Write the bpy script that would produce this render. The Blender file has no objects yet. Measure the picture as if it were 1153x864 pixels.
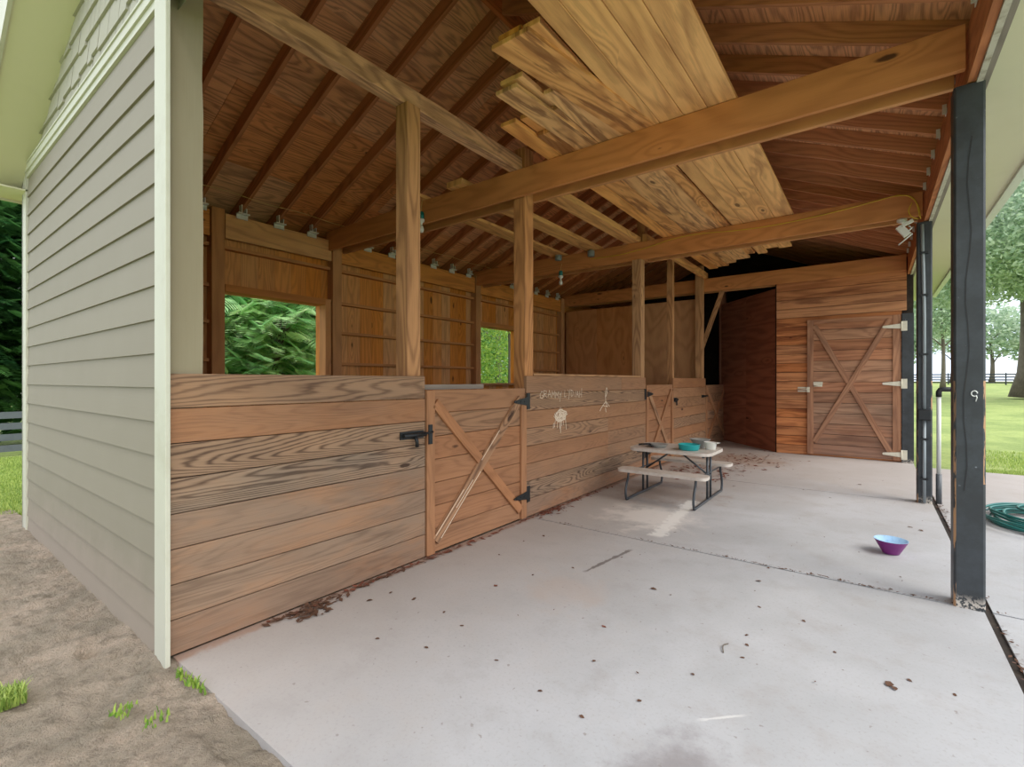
import bpy, math, random
from mathutils import Vector, Matrix, noise
SC = bpy.context.scene
COL = SC.collection
R = random.Random(7)
V = Vector

# ------------------------------------------------------------------ mesh builder
class MB:
    def __init__(s):
        s.v = []; s.f = []; s.uv = []; s.c = []; s.m = []; s.sm = []
    def face(s, pts, uvs=None, col=(.5, 0, .5), mat=0, smooth=False):
        b = len(s.v); s.v += [tuple(p) for p in pts]
        s.f.append(tuple(range(b, b + len(pts))))
        s.uv.append(uvs or [(0, 0)] * len(pts)); s.c.append(col); s.m.append(mat); s.sm.append(smooth)
    def obox(s, o, a, b, c, col=None, mat=0, off=None):
        """corner o, edge vectors a (long, along the grain), b, c"""
        o, a, b, c = V(o), V(a), V(b), V(c)
        if col is None: col = (R.random(), 0, R.random())
        if off is None: off = (R.random() * 60, R.random() * 60)
        if a.cross(b).dot(c) < 0:
            o = o + c; c = -c
        L, W, T = a.length, b.length, c.length
        i = len(s.v)
        s.v += [tuple(p) for p in (o, o+a, o+a+b, o+b, o+c, o+a+c, o+a+b+c, o+b+c)]
        fs = [((0,3,2,1), [(0,0),(0,W),(L,W),(L,0)]),
              ((4,5,6,7), [(0,0),(L,0),(L,W),(0,W)]),
              ((0,1,5,4), [(0,0),(L,0),(L,T),(0,T)]),
              ((3,7,6,2), [(0,W),(0,W+T),(L,W+T),(L,W)]),
              ((0,4,7,3), [(0,0),(.02,0),(.02,W),(0,W)]),
              ((1,2,6,5), [(L,0),(L,W),(L+.02,W),(L+.02,0)])]
        for f, u in fs:
            s.f.append(tuple(i + k for k in f)); s.uv.append([(x+off[0], y+off[1]) for x, y in u])
            s.c.append(col); s.m.append(mat); s.sm.append(False)
    def box(s, x0, x1, y0, y1, z0, z1, ax=None, **k):
        d = [abs(x1-x0), abs(y1-y0), abs(z1-z0)]
        if ax is None: ax = d.index(max(d))
        e = [V((x1-x0,0,0)), V((0,y1-y0,0)), V((0,0,z1-z0))]
        r = [i for i in range(3) if i != ax]
        s.obox((x0,y0,z0), e[ax], e[r[0]], e[r[1]], **k)
    def beam(s, p, q, w, t, side=(0,0,1), **k):
        """bar from p to q (centre line), w along the side direction, t across"""
        p, q = V(p), V(q); a = q - p; n = a.normalized()
        sd = V(side); sd = (sd - n * sd.dot(n)).normalized(); tt = n.cross(sd)
        s.obox(p - sd*w/2 - tt*t/2, a, sd*w, tt*t, **k)
    def prism(s, poly, mapf, t0, t1, **k):
        n = len(poly); col = k.get('col', (.5, 0, .5)); mat = k.get('mat', 0)
        A = [mapf(x, y, t0) for x, y in poly]; B = [mapf(x, y, t1) for x, y in poly]
        s.face(A, list(poly), col, mat); s.face(B[::-1], list(poly)[::-1], col, mat)
        for i in range(n):
            j = (i+1) % n
            s.face([A[j], A[i], B[i], B[j]], [(0,0),(.1,0),(.1,.1),(0,.1)], col, mat)
    def tube(s, pts, r, n=8, closed=False, cap=True, col=(.5,0,.5), mat=0):
        pts = [V(p) for p in pts]; N = len(pts); rings = []
        up = V((0,0,1)); prev = None; L = 0
        base = len(s.v)
        for i, p in enumerate(pts):
            if closed: t = pts[(i+1) % N] - pts[i-1]
            else: t = pts[min(i+1, N-1)] - pts[max(i-1, 0)]
            t.normalize()
            if prev is None:
                a = t.cross(up)
                if a.length < .1: a = t.cross(V((1,0,0)))
            else:
                a = prev - t * prev.dot(t)
            a.normalize(); prev = a; b = t.cross(a)
            rr = r[i] if isinstance(r, (list, tuple)) else r
            for k in range(n):
                th = 2*math.pi*k/n
                s.v.append(tuple(p + (a*math.cos(th) + b*math.sin(th))*rr))
        for i in range(N if closed else N-1):
            j = (i+1) % N
            l2 = L + (pts[j]-pts[i]).length
            for k in range(n):
                k2 = (k+1) % n
                s.f.append((base+i*n+k, base+i*n+k2, base+j*n+k2, base+j*n+k))
                s.uv.append([(L, k/n*.3), (L, (k+1)/n*.3), (l2, (k+1)/n*.3), (l2, k/n*.3)])
                s.c.append(col); s.m.append(mat); s.sm.append(True)
            L = l2
        if cap and not closed:
            for i0, rev in ((0, True), ((N-1), False)):
                idx = [base+i0*n+k for k in range(n)]
                if rev: idx = idx[::-1]
                s.f.append(tuple(idx)); s.uv.append([(0,0)]*n); s.c.append(col); s.m.append(mat); s.sm.append(False)
    def lathe(s, prof, c, n=32, col=(.5,0,.5), mat=0, sx=1, sy=1, smooth=True):
        base = len(s.v)
        for r, z in prof:
            for k in range(n):
                th = 2*math.pi*k/n
                s.v.append((c[0]+r*sx*math.cos(th), c[1]+r*sy*math.sin(th), c[2]+z))
        for i in range(len(prof)-1):
            for k in range(n):
                k2 = (k+1) % n
                s.f.append((base+i*n+k, base+i*n+k2, base+(i+1)*n+k2, base+(i+1)*n+k))
                s.uv.append([(k/n,prof[i][1]), ((k+1)/n,prof[i][1]), ((k+1)/n,prof[i+1][1]), (k/n,prof[i+1][1])])
                s.c.append(col); s.m.append(mat); s.sm.append(smooth)
    def build(s, name, mat, parent=None, label=None, cat=None, group=None, kind=None, bevel=0):
        me = bpy.data.meshes.new(name)
        org = V((0, 0, 0))
        if parent is None and s.v and kind is None:
            xs = [p[0] for p in s.v]; ys = [p[1] for p in s.v]; zs = [p[2] for p in s.v]
            org = V(((min(xs)+max(xs))/2, (min(ys)+max(ys))/2, min(zs)))
        elif parent is not None:
            org = V(parent.get('_o', (0, 0, 0)))
        me.from_pydata([tuple(V(p) - org) for p in s.v], [], s.f)
        me.uv_layers.new(name='UVMap'); me.color_attributes.new('brd', 'FLOAT_COLOR', 'CORNER')
        uvl = me.uv_layers['UVMap']; ca = me.color_attributes['brd']
        fu = []; fc = []
        for u, c, f in zip(s.uv, s.c, s.f):
            for q in u: fu += [q[0], q[1]]
            fc += [c[0], c[1], c[2], 1.0] * len(f)
        uvl.data.foreach_set('uv', fu); ca.data.foreach_set('color', fc)
        for m in (mat if isinstance(mat, (list, tuple)) else [mat]): me.materials.append(m)
        me.polygons.foreach_set('material_index', s.m)
        me.polygons.foreach_set('use_smooth', s.sm)
        me.update()
        o = bpy.data.objects.new(name, me); COL.objects.link(o)
        o.location = org
        if parent is not None:
            o.parent = parent; o.location = (0, 0, 0)
        o['_o'] = tuple(org)
        if bevel:
            b = o.modifiers.new('b', 'BEVEL'); b.width = bevel; b.segments = 1; b.limit_method = 'ANGLE'
        tag(o, label, cat, group, kind)
        return o

def tag(o, label=None, cat=None, group=None, kind=None):
    if label: o['label'] = label
    if cat: o['category'] = cat
    if group: o['group'] = group
    if kind: o['kind'] = kind
    return o
def empty(name, loc, label, cat, group=None):
    o = bpy.data.objects.new(name, None); COL.objects.link(o); o.location = loc
    o.empty_display_size = .1; o['_o'] = tuple(loc)
    return tag(o, label, cat, group)

# ------------------------------------------------------------------ materials
def lin(c): return tuple((x/255/12.92 if x/255 <= .04045 else ((x/255+.055)/1.055)**2.4) for x in c) + (1,)
class NT:
    def __init__(s, name):
        s.mat = bpy.data.materials.new(name); s.mat.use_nodes = True
        s.t = s.mat.node_tree; s.t.nodes.clear()
        s.out = s.t.nodes.new('ShaderNodeOutputMaterial'); s.b = s.t.nodes.new('ShaderNodeBsdfPrincipled')
        s.t.links.new(s.b.outputs[0], s.out.inputs[0])
    def n(s, typ, **k):
        nd = s.t.nodes.new('ShaderNode'+typ)
        for a, b in k.items():
            if a.startswith('i_'):
                key = a[2:]; key = int(key) if key.isdigit() else key.replace('_', ' ')
                s.set(nd.inputs[key], b)
            else: setattr(nd, a, b)
        return nd
    def set(s, inp, v):
        if isinstance(v, bpy.types.NodeSocket): s.t.links.new(v, inp)
        elif isinstance(v, bpy.types.Node): s.t.links.new(v.outputs[0], inp)
        else: inp.default_value = v
    def math(s, op, a, b=0, c=None, clamp=False):
        nd = s.n('Math', operation=op, use_clamp=clamp); s.set(nd.inputs[0], a); s.set(nd.inputs[1], b)
        if c is not None: s.set(nd.inputs[2], c)
        return nd.outputs[0]
    def noise(s, vec, scale=1, detail=3, rough=.5, dist=0):
        nd = s.n('TexNoise'); s.set(nd.inputs['Vector'], vec)
        for k, v in (('Scale', scale), ('Detail', detail), ('Roughness', rough), ('Distortion', dist)): nd.inputs[k].default_value = v
        return nd.outputs['Fac']
    def ramp(s, f, lo, hi, a=0., b=1.):
        nd = s.n('MapRange', clamp=True, interpolation_type='SMOOTHSTEP'); s.set(nd.inputs[0], f)
        for k, v in ((1, lo), (2, hi), (3, a), (4, b)): s.set(nd.inputs[k], v)
        return nd.outputs[0]
    def mix(s, f, a, b, blend='MIX'):
        nd = s.n('Mix', data_type='RGBA', blend_type=blend)
        s.set(nd.inputs[0], f); s.set(nd.inputs[6], a); s.set(nd.inputs[7], b)
        return nd.outputs[2]
    def scale(s, vec, sc):
        nd = s.n('Mapping'); s.set(nd.inputs[0], vec); nd.inputs['Scale'].default_value = sc
        return nd.outputs[0]
    def obj(s): return s.n('TexCoord').outputs['Object']
    def world(s): return s.n('NewGeometry').outputs['Position']
    def fin(s, col, rough=.7, bump=None, bs=.3, bd=.01, metal=0, spec=None):
        s.set(s.b.inputs['Base Color'], col); s.set(s.b.inputs['Roughness'], rough); s.b.inputs['Metallic'].default_value = metal
        if spec is not None: s.b.inputs['Specular IOR Level'].default_value = spec
        if bump is not None:
            bn = s.n('Bump'); bn.inputs['Strength'].default_value = bs; bn.inputs['Distance'].default_value = bd
            s.set(bn.inputs['Height'], bump); s.t.links.new(bn.outputs[0], s.b.inputs['Normal'])
        return s.mat

def wood(name, light, dark, grey=(128,112,98), ring=9, rc=.55, knots=.45, var=.35, rough=.75, stain=0, staincol=(70,45,30), us=.55, vs=3.2, knotcol=(48,24,12), fiber=.45, bs=.25, greydark=(78,64,54), pw=1.6, rvar=0, ss=(2.6, 8)):
    t = NT(name)
    uv = t.n('UVMap').outputs[0]
    att = t.n('Attribute', attribute_name='brd'); sep = t.n('SeparateColor'); t.set(sep.inputs[0], att.outputs['Color'])
    rnd, wear, rn2 = sep.outputs[0], sep.outputs[1], sep.outputs[2]
    # knots
    vor = t.n('TexVoronoi'); t.set(vor.inputs['Vector'], t.scale(uv, (1.35, 4.2, 1))); vor.inputs['Scale'].default_value = 1
    cs = t.n('SeparateColor'); t.set(cs.inputs[0], vor.outputs['Color'])
    has = t.math('LESS_THAN', cs.outputs[0], knots)
    wob = t.noise(t.scale(uv, (14, 14, 1)), 1, 2)
    d = t.math('ADD', vor.outputs['Distance'], t.math('MULTIPLY', t.math('SUBTRACT', wob, .5), .06))
    sz = t.math('MULTIPLY_ADD', cs.outputs[1], .07, .05)
    core = t.math('MULTIPLY', t.ramp(t.math('DIVIDE', d, sz), .65, 1.15, 1, 0), has)
    halo = t.math('MULTIPLY', t.ramp(d, 0, .42, 1, 0), has)
    wv = t.noise(t.scale(uv, (3, 22, 1)), 1, 2, .6)
    N = t.math('ADD', t.noise(t.scale(uv, (us, vs, 1)), 1, 1.5, .4, .2), t.math('MULTIPLY', wv, .035))
    fld = t.math('ADD', t.math('MULTIPLY', N, ring), t.math('MULTIPLY', halo, 1.6))
    rs = t.math('SINE', t.math('MULTIPLY', fld, 6.283))
    rs = t.math('POWER', t.math('MULTIPLY_ADD', rs, .5, .5, clamp=True), pw)
    fb = t.noise(t.scale(uv, (4, 150, 1)), 1, 3, .6)
    bl = t.noise(t.scale(uv, (1.2, 6, 1)), 1, 3, .6)
    rcv = t.math('MULTIPLY', t.math('MULTIPLY_ADD', t.ramp(rn2, .4, 1.0), rvar, 1-rvar*.75), rc)
    f = t.math('ADD', t.math('MULTIPLY', rs, rcv), t.math('MULTIPLY', t.math('SUBTRACT', fb, .45), fiber*1.6))
    f = t.math('ADD', f, t.math('MULTIPLY', t.math('SUBTRACT', bl, .45), .9), clamp=True)
    c = t.mix(f, lin(light), lin(dark))
    g = t.mix(f, lin(grey), lin(greydark))
    wz = t.math('MULTIPLY', wear, t.ramp(t.noise(t.scale(uv, (1.1, 3, 1)), 1, 4, .65), .25, .6, .35, 1))
    c = t.mix(wz, c, g)
    if stain:
        sn = t.noise(t.scale(uv, (ss[0], ss[1], 1)), 1, 4, .6, .3)
        c = t.mix(t.math('MULTIPLY', t.ramp(sn, .50, .60), stain), c, lin(staincol))
    c = t.mix(t.math('MULTIPLY', core, .85), c, lin(knotcol))
    br = t.math('MULTIPLY_ADD', rnd, var, 1 - var/2)
    hs = t.n('HueSaturation'); t.set(hs.inputs['Color'], c); t.set(hs.inputs['Value'], br)
    t.set(hs.inputs['Hue'], t.math('MULTIPLY_ADD', rn2, .012, .494)); t.set(hs.inputs['Saturation'], t.math('MULTIPLY_ADD', rn2, -.18, 1.03))
    return t.fin(hs.outputs[0], rough, t.math('ADD', t.math('MULTIPLY', rs, .5), fb), bs, .003, spec=.3)

def paint(name, col, rough=.6, dirt=.15, dcol=(110,95,75), sc=6, metal=0, bump=.1):
    t = NT(name); w = t.world()
    n1 = t.noise(w, sc, 5, .65); n2 = t.noise(w, sc*9, 3)
    c = t.mix(t.math('MULTIPLY', t.ramp(n1, .45, .75), dirt), lin(col), lin(dcol))
    return t.fin(c, rough, n2, bump, .002, metal)

M = {}
M['stall'] = wood('stall_boards', (168,120,80), (92,58,38), ring=36, rc=.66, knots=.5, var=.16, grey=(134,114,96), greydark=(76,60,48), pw=2.6, us=.32, vs=3.8, rvar=1)
M['doorw'] = wood('stall_door_boards', (168,118,78), (96,60,38), ring=18, rc=.55, pw=2.6, rvar=.8, us=.4, knots=.4, var=.26, grey=(138,112,92), greydark=(84,60,46))
M['rafter'] = wood('rafter_wood', (198,128,76), (138,80,46), ring=12, rc=.4, knots=.3, var=.2)
M['deck'] = wood('roof_plywood', (236,164,102), (146,86,50), ring=15, rc=.5, knots=.12, var=.12, us=.6, vs=4.5, fiber=.7, pw=2)
M['beam'] = wood('beam_wood', (206,138,76), (162,100,50), ring=9, rc=.35, knots=.28, var=.12, rough=.6, fiber=.25)
M['post'] = wood('post_wood', (194,138,84), (122,78,42), ring=14, rc=.5, knots=.25, var=.15)
M['oldbeam'] = wood('reclaimed_beam_wood', (220,156,104), (140,88,52), ring=14, rc=.5, knots=.3, var=.1, stain=.35, staincol=(92,52,34))
M['plank'] = wood('sawn_plank', ss=(1.1, 9), light=(244,180,100), dark=(190,122,60), ring=10, rc=.5, knots=.5, var=.3, stain=.25, us=.35, staincol=(136,82,44), knotcol=(110,70,36))
M['plankb'] = wood('bark_edged_plank', (236,178,110), (172,112,60), ss=(1.1, 10), ring=12, rc=.5, knots=.4, var=.25, stain=.7, staincol=(124,76,46), knotcol=(90,56,32))
M['rear'] = wood('rear_wall_boards', (224,150,66), (168,100,40), ring=12, rc=.4, knots=.85, var=.12, us=.4, vs=4)
M['girt'] = wood('girt_wood', (206,138,70), (150,92,46), ring=5, rc=.3, knots=.3, var=.15)
M['ply'] = wood('plywood_sheet', (206,144,84), (160,98,48), ring=7, rc=.35, knots=.08, var=.1, us=.9, vs=1.8)
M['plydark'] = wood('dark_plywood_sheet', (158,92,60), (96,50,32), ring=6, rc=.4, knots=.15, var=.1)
M['back'] = wood('back_wall_boards', (206,138,84), (132,76,42), us=.25, ring=9, ss=(.7, 9), rc=.45, knots=.42, var=.26, stain=.6, staincol=(112,60,34))
M['bdoor'] = wood('back_door_boards', (186,132,94), (118,76,52), us=.3, ss=(.9, 9), ring=10, rc=.4, knots=.4, var=.24, stain=.3, staincol=(112,72,54), grey=(150,118,98), greydark=(98,74,60))
M['greyw'] = wood('weathered_grey_wood', (150,138,126), (100,88,78), ring=5, rc=.3, knots=.2, var=.2)
M['cream'] = paint('cream_trim', (196,195,178), .5, .2, (150,140,110), 5)
M['soffit'] = paint('cream_soffit', (214,211,180), .6, .1, (170,165,130), 2)
M['shake'] = paint('gable_shakes', (168,164,148), .7, .25, (150,145,125), 4)
M['gutter'] = paint('white_gutter', (206,208,200), .4, .15)
M['hdr_trim'] = paint('worn_white_trim', (196,192,176), .6, .7, (120,100,70), 14)
M['metal'] = paint('black_iron', (34,36,38), .45, .2, (70,60,50), 30, .3)
M['galv'] = paint('white_hinge_paint', (218,212,192), .5, .3, (150,130,100), 20)
M['tie'] = paint('galvanised_tie', (224,226,220), .4, .2, (120,120,110), 30, .3)
M['pvc'] = paint('white_pvc', (214,214,208), .35, .1)
M['gpvc'] = paint('grey_pvc', (84,88,92), .45, .15)
M['cond'] = paint('grey_conduit', (138,146,150), .4, .15, (60,60,60), 9)
M['tabletop'] = paint('table_plastic', (196,186,176), .5, .35, (140,120,104), 10)
M['tleg'] = paint('table_leg_steel', (66,70,74), .4, .15, (40,40,40), 20, .3)
M['teal'] = paint('teal_enamel', (32,158,160), .35, .25, (20,110,118), 40)
M['steel'] = paint('dull_tin', (170,172,170), .35, .25, (100,100,95), 20, .4)
M['white'] = paint('white_glaze', (222,220,212), .35, .15)
M['purple'] = paint('purple_plastic', (118,36,112), .35, .3, (80,24,90), 30)
M['blue'] = paint('pale_blue_glaze', (160,196,228), .4, .6, (96,140,190), 34)
M['leaf_b'] = paint('dead_leaf', (92,62,44), .8, .5, (60,40,30), 60)
M['leaf_r'] = paint('red_dead_leaf', (118,66,48), .8, .4, (90,40,30), 60)
M['yellow'] = paint('yellow_cable', (214,178,52), .5, .1)
M['wire'] = paint('pale_wire', (214,180,110), .5, .1)
M['teals'] = paint('teal_socket', (20,120,116), .4, .1)
M['dark'] = paint('void_shade_and_grit', (40,30,24), .9, .2)  # shade of gaps and voids put into the colour; grit tone in the joints
M['chalk'] = paint('white_chalk', (226,206,182), .9, .25, (170,130,96), 60)
M['fence'] = paint('dark_fence_boards', (84,90,96), .7, .3, (50,54,58), 5)
M['fenceb'] = paint('black_fence_boards', (44,48,52), .7, .2, (30,30,34), 5)
M['rubber'] = paint('black_rubber', (30,30,32), .6, .1)

def mk_blackpost():
    t = NT('black_painted_post'); o = t.world()
    n1 = t.noise(o, 5, 5, .65); n2 = t.noise(t.scale(o, (30, 30, 2)), 1, 3)
    c = t.mix(t.ramp(n1, .35, .7), lin((44,47,49)), lin((58,63,67)))
    sp = t.noise(o, 26, 2, .5)
    c = t.mix(t.math('MULTIPLY', t.ramp(sp, .74, .80), .5), c, lin((150,156,160)))
    s = t.n('SeparateXYZ'); t.set(s.inputs[0], o)
    # concrete splash right at the foot and bare wood where paint has peeled off the arrises
    foot = t.math('MULTIPLY', t.ramp(s.outputs[2], .02, .10, 1, 0), t.ramp(t.noise(o, 45, 3, .6), .46, .54))
    c = t.mix(foot, c, lin((190,180,168)))
    att = t.n('Attribute', attribute_name='brd'); sp2 = t.n('SeparateColor'); t.set(sp2.inputs[0], att.outputs['Color'])
    uv = t.n('UVMap').outputs[0]
    pe = t.math('MULTIPLY', t.ramp(t.noise(t.scale(o, (30, 30, 4)), 1, 4, .6), .49, .53), sp2.outputs[1])
    c = t.mix(pe, c, t.mix(t.noise(o, 60, 2), lin((180,140,86)), lin((160,122,104))))
    return t.fin(c, .5, n2, .35, .004)
M['bpost'] = mk_blackpost()

def mk_siding():
    t = NT('taupe_lap_siding'); w = t.world(); s = t.n('SeparateXYZ'); t.set(s.inputs[0], w)
    n1 = t.noise(w, 3, 4, .6); gr = t.noise(t.scale(w, (5, 5, 90)), 1, 3, .6)
    att = t.n('Attribute', attribute_name='brd'); sp = t.n('SeparateColor'); t.set(sp.inputs[0], att.outputs['Color'])
    c = t.mix(n1, lin((137,129,113)), lin((129,121,104)))
    c = t.mix(t.math('MULTIPLY', sp.outputs[0], .35), c, lin((146,138,122)))
    dz = t.math('ADD', s.outputs[2], t.math('MULTIPLY', t.math('SUBTRACT', t.noise(w, 6, 4, .6), .5), .5))
    c = t.mix(t.math('MULTIPLY', t.ramp(dz, .0, .55, 1, 0), .75), c, lin((150,136,122)))   # splashed sand
    return t.fin(c, .65, gr, .25, .002)
M['siding'] = mk_siding()

def mk_concrete():
    t = NT('concrete_slab'); w = t.world(); s = t.n('SeparateXYZ'); t.set(s.inputs[0], w)
    a = t.noise(w, .8, 5, .6, .3); b = t.noise(w, 4, 6, .65); f = t.noise(w, 60, 4, .7); g = t.noise(w, 14, 4, .6)
    c = t.mix(t.ramp(a, .3, .7), lin((178,178,180)), lin((162,162,163)))
    c = t.mix(t.math('MULTIPLY', t.ramp(b, .48, .72), .35), c, lin((150,142,137)))
    # tan tint growing towards the stall fronts and the back
    dx = t.math('ADD', s.outputs[0], t.math('MULTIPLY', t.math('SUBTRACT', b, .5), 1.6))
    c = t.mix(t.math('MULTIPLY', t.ramp(dx, -2.95, -.7, 1, 0), .5), c, lin((172,154,138)))
    dy = t.math('ADD', s.outputs[1], t.math('MULTIPLY', t.math('SUBTRACT', a, .5), 4))
    c = t.mix(t.math('MULTIPLY', t.ramp(dy, 5.0, 9.5), .45), c, lin((176,156,140)))
    # rusty run of clay at the foot of the boards
    dx2 = t.math('ADD', s.outputs[0], t.math('MULTIPLY', t.math('SUBTRACT', g, .5), .12))
    c = t.mix(t.math('MULTIPLY', t.ramp(dx2, -2.90, -2.84, 1, 0), .6), c, lin((150,106,76)))
    sp_ = t.noise(w, 30, 2, .5)
    c = t.mix(t.math('MULTIPLY', t.ramp(sp_, .70, .76), .55), c, lin((120,108,100)))
    c = t.mix(t.math('MULTIPLY', t.ramp(f, .5, .75), .45), c, lin((146,140,136)))
    for (cx, cy, r, cc, k) in ((-.55, 1.75, .28, (128,122,122), .8), (-1.9, 5.0, .55, (222,214,206), .6), (-2.1, 6.2, .8, (140,120,106), .55), (-1.7, 2.9, .35, (172,150,134), .3), (-1.9, 9.6, .9, (150,116,90), .5)):
        dd = t.n('VectorMath', operation='DISTANCE'); t.set(dd.inputs[0], w); dd.inputs[1].default_value = (cx, cy, 0)
        q = t.math('ADD', t.math('DIVIDE', dd.outputs['Value'], r), t.math('MULTIPLY', t.math('SUBTRACT', b, .5), 2.2))
        c = t.mix(t.math('MULTIPLY', t.ramp(q, .3, 1.1, 1, 0), k), c, lin(cc))
    for (ax, ay, bx, by, wd, cc, k) in ((-1.76, 3.22, -1.66, 3.95, .022, (104,96,92), .9), (-1.62, 4.35, -1.75, 6.0, .09, (222,218,212), .75), (-.62, 2.1, -.42, 2.3, .01, (214,212,208), .6)):
        L = math.hypot(bx-ax, by-ay); ux, uy = (bx-ax)/L, (by-ay)/L
        px_ = t.math('SUBTRACT', s.outputs[0], ax); py_ = t.math('SUBTRACT', s.outputs[1], ay)
        al = t.math('ADD', t.math('MULTIPLY', px_, ux), t.math('MULTIPLY', py_, uy))
        ac = t.math('ABSOLUTE', t.math('SUBTRACT', t.math('MULTIPLY', px_, uy), t.math('MULTIPLY', py_, ux)))
        ac = t.math('ADD', ac, t.math('MULTIPLY', t.math('SUBTRACT', g, .5), wd*2.5))
        msk = t.math('MULTIPLY', t.ramp(ac, wd*.4, wd, 1, 0), t.math('MULTIPLY', t.ramp(al, 0, .08), t.ramp(al, L-.1, L, 1, 0)))
        c = t.mix(t.math('MULTIPLY', msk, k), c, lin(cc))
    return t.fin(c, .75, t.math('ADD', t.math('MULTIPLY', f, .5), b), .25, .004)
M['conc'] = mk_concrete()


def mk_sand():
    t = NT('sandy_soil'); w = t.world()
    a = t.noise(w, 1.6, 6, .7, .4); b = t.noise(w, 12, 6, .75); f = t.noise(w, 70, 4, .75)
    c = t.mix(t.ramp(a, .35, .65), lin((212,190,168)), lin((170,156,136)))
    c = t.mix(t.math('MULTIPLY', t.ramp(b, .45, .7), .6), c, lin((120,108,92)))
    c = t.mix(t.math('MULTIPLY', t.ramp(f, .5, .75), .5), c, lin((178,164,146)))
    return t.fin(c, .95, t.math('ADD', b, f), 1, .05)
M['sand'] = mk_sand()
def mk_grass(name, a, b, c3, sc=1):
    t = NT(name); w = t.world()
    n1 = t.noise(w, .5*sc, 5, .6, .5); n2 = t.noise(w, 9*sc, 5, .75); n3 = t.noise(w, 60, 3, .7)
    c = t.mix(t.ramp(n1, .35, .65), lin(a), lin(b))
    c = t.mix(t.math('MULTIPLY', t.ramp(n2, .45, .65), .5), c, lin(c3))
    c = t.mix(t.math('MULTIPLY', t.ramp(n3, .45, .65), .35), c, lin(b))
    return t.fin(c, .9, n3, .6, .02)
M['grass'] = mk_grass('lawn', (124,142,74), (160,172,98), (98,122,58))
def mk_leafmat(name, a, b, tr=.5, rough=.5):
    t = NT(name)
    att = t.n('Attribute', attribute_name='brd'); sp = t.n('SeparateColor'); t.set(sp.inputs[0], att.outputs['Color'])
    c = t.mix(sp.outputs[0], lin(a), lin(b))
    t.set(t.b.inputs['Base Color'], c); t.b.inputs['Roughness'].default_value = rough
    tl = t.n('BsdfTranslucent'); t.set(tl.inputs[0], c)
    mx = t.n('MixShader'); mx.inputs[0].default_value = tr
    t.t.links.new(t.b.outputs[0], mx.inputs[1]); t.t.links.new(tl.outputs[0], mx.inputs[2]); t.t.links.new(mx.outputs[0], t.out.inputs[0])
    return t.mat
M['leaf'] = mk_leafmat('tree_leaves', (72,128,66), (156,204,122))
M['leafy'] = mk_leafmat('yellow_green_leaves', (100,146,54), (184,206,96))
M['leaffar'] = mk_leafmat('hazed_leaves', (150,176,148), (214,226,204))  # haze of distance mixed into the leaf colour
M['blade'] = mk_leafmat('grass_blades', (118,150,64), (204,218,124))
M['leafw'] = mk_leafmat('lit_feathery_leaves', (140,196,136), (226,246,190))  # leaf green lifted in place of light missing behind the barn
M['leafd'] = mk_leafmat('shaded_leaves', (36,80,42), (92,140,74))  # same kind of leaves with shade put into the colour
M['bark'] = wood('tree_bark', (110,100,88), (60,52,46), ring=3, rc=.2, knots=0, var=.2, fiber=.8)
M['roof'] = paint('roof_shingle', (90,84,78), .9, .5, (60,56,52), 20)
M['hose'] = paint('green_hose', (28,104,98), .35, .15, (16,60,60), 30)

# ------------------------------------------------------------------ key dimensions
ZR = lambda X: 3.65 + .43*(3.49 - abs(X + 3.01))      # underside of the rafters
SL = .43
FX = -2.93            # face of the stall fronts

# ------------------------------------------------------------------ ground
def zg(x, y):
    z = -.045*max(0, -x-8) + .0145*max(0, y-11)
    return max(-.9, min(z, 1.4))
def grid(x0, x1, y0, y1, nx, ny, zf):
    m = MB(); base = 0
    for j in range(ny+1):
        for i in range(nx+1):
            x = x0 + (x1-x0)*i/nx; y = y0 + (y1-y0)*j/ny
            m.v.append((x, y, zf(x, y)))
    for j in range(ny):
        for i in range(nx):
            a = j*(nx+1)+i
            m.f.append((a, a+1, a+nx+2, a+nx+1)); m.uv.append([(0,0)]*4); m.c.append((.5,0,.5)); m.m.append(0); m.sm.append(True)
    return m
grid(-70, 60, -20, 160, 65, 90, lambda x, y: zg(x, y) - .06).build('lawn', M['grass'], kind='structure', label='green lawn around the barn')
def zs(x, y):
    e = min(1, max(0, (x+8.4)/.8)) * min(1, max(0, (y+1.3)/.3)) * min(1, max(0, (-1.2-x)/.3))
    n = noise.noise(V((x*2.2, y*2.2, 0)))*.016 + noise.noise(V((x*7, y*7, 3)))*.02 + noise.noise(V((x*17, y*17, 9)))*.016 + noise.noise(V((x*31, y*31, 4)))*.008
    h = -.075*math.exp(-((x+3.36)**2 + (y-.70)**2)/.0022) + .02*math.exp(-((x+3.36)**2 + (y-.70)**2)/.02) - .03*math.exp(-((x+2.62)**2 + (y-.62)**2)/.0006)
    d = -.012 if y < .80 or x < -2.3 else -.03
    return -.09*(1-e) + (n + d + h)*e
grid(-8.6, -1.2, -1.3, .97, 420, 130, zs).build('bare_sand', M['sand'], kind='structure', label='strip of bare sandy soil along the siding')
m = MB(); m.box(-7.0, -2.95, .95, 14.4, -.2, -.03); m.build('floor_stalls', M['sand'], kind='structure')

# slab: four pours with joints between
m = MB()
J = .006
def slab(x0, x1, y0, y1): m.box(x0+J, x1-J, y0+J*1.5, y1-J*1.5, -.12, 0, ax=0)
slab(-2.95, .56, .94, 4.205); slab(-2.95, .56, 4.205, 7.5); slab(-2.95, .56, 7.5, 11.06); slab(-7, .56, 11.06, 14.4)
slab(.59, 5.2, .3, 4.2); slab(.59, 5.2, 4.2, 10.6)
m.build('floor', M['conc'], kind='structure', label='pale concrete slab')
m = MB(); m.box(-2.9, 5.2, .98, 10.55, -.13, -.012, ax=0); m.build('joint_filler', M['dark'], kind='structure')

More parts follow.
